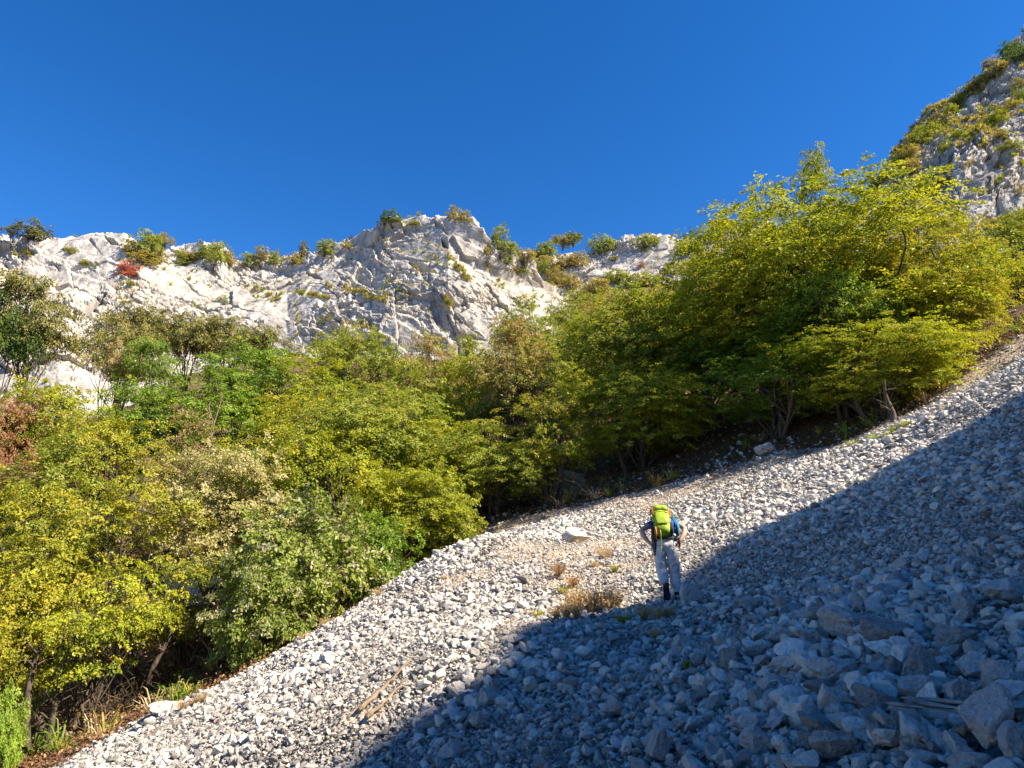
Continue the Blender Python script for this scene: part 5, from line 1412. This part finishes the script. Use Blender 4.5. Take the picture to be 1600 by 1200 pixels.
for sgn in (-1, 1):
    A = Acc(); A.tube([on_pack(.42, sgn * .09, -.03), (sgn * .13 - .02, .42, 1.37), (sgn * .15 - .02, .52, 1.27), (sgn * .16 - .02, .40, 1.14), on_pack(.08, sgn * .13, -.04)], np.full(5, .022), 8); obj('shoulder_strap', A.mesh('shoulder_strap'), dark_m, bp)
    A = Acc(); A.tube([on_pack(.0, sgn * .12, .0), (sgn * .175 - .02, .03, 1.0), (sgn * .15 - .02, .14, .98)], [.03, .034, .02], 8); obj('hip_belt', A.mesh('hip_belt'), dark_m, bp)
# gear hanging at the left hip
gr = bpy.data.objects.new('climbing_gear', None); COL.objects.link(gr); gr.location = hk.location; gr.scale = hk.scale; gr.rotation_euler = hk.rotation_euler
tag(gr, 'dark bundle of slings and a pouch hanging at the hiker\'s left hip', 'climbing gear')
rng = np.random.default_rng(9)
for k in range(5):
    x0 = -.215 + .012 * k; A = Acc(); th2 = np.linspace(0, 2 * np.pi, 18); L_ = .10 + .035 * rng.random()
    A.tube(np.stack([x0 + .02 * np.sin(th2) + .005 * k, .0 + .03 * np.cos(th2) - .04 + .015 * k, 1.0 - L_ + L_ * np.cos(th2)], 1), np.full(18, .0075), 5); obj('sling', A.mesh('sling'), dark_m if k % 3 else metal_m, gr)
A = Acc(); A.tube([(-.195, -.06, 1.09), (-.195, -.075, 1.03), (-.19, -.07, .98), (-.19, -.05, .96)], [.03, .05, .045, .01], 10); obj('pouch', A.mesh('pouch'), flat('brown_pouch', (.10, .07, .06)), gr)
A = Acc(); A.tube([(-.20, .02, 1.02), (-.205, .0, .92), (-.20, .0, .80), (-.195, .0, .72)], [.012, .018, .016, .006], 8); obj('holster', A.mesh('holster'), dark_m, gr)
A = Acc(); A.tube([(.19, .0, 1.0), (.20, .0, .93), (.195, .0, .86)], [.012, .02, .01], 8); obj('loop', A.mesh('loop'), dark_m, gr)
# rope coiled over the top and right side of the pack
rp = bpy.data.objects.new('rope', None); COL.objects.link(rp); rp.location = hk.location; rp.scale = hk.scale; rp.rotation_euler = hk.rotation_euler
tag(rp, 'teal climbing rope coiled over the top and right side of the lime backpack', 'rope')
for k in range(26):
    A = Acc(); u = k / 25
    top_ = on_pack(.44 - .05 * u, .10 + .07 * u, -.02 + .10 * rng.random())
    mid1 = on_pack(.38, -.02 + .10 * rng.random(), -.05) ; low = np.array([.145 + .065 * rng.random(), -.05 + .09 * rng.random(), .97 + .17 * rng.random()])
    t2 = np.linspace(0, 1, 14)
    ctrl = np.array([on_pack(.46, -.17 + .05 * rng.random(), .0), on_pack(.50, .0, .03 + .02 * rng.random()), top_, np.array([.165 + .045 * rng.random(), .06, 1.27]), low, low + np.array([-.02, .06, .03])])
    tc_ = np.linspace(0, 1, len(ctrl)); p_ = np.stack([np.interp(t2, tc_, ctrl[:, q]) for q in range(3)], 1)
    for _ in range(2): p_[1:-1] = (p_[:-2] + p_[1:-1] * 2 + p_[2:]) / 4
    A.tube(p_, np.full(14, .010), 6)
    if k < 8 and False: pass
    obj('coil', A.mesh('coil'), teal_m, rp)
A = Acc(); A.tube([(.10, -.13, 1.02), (.105, -.155, .93), (.11, -.16, .86), (.09, -.165, .80), (.095, -.165, .78)], np.full(5, .006), 5); obj('rope_end', A.mesh('rope_end'), teal_m, rp)
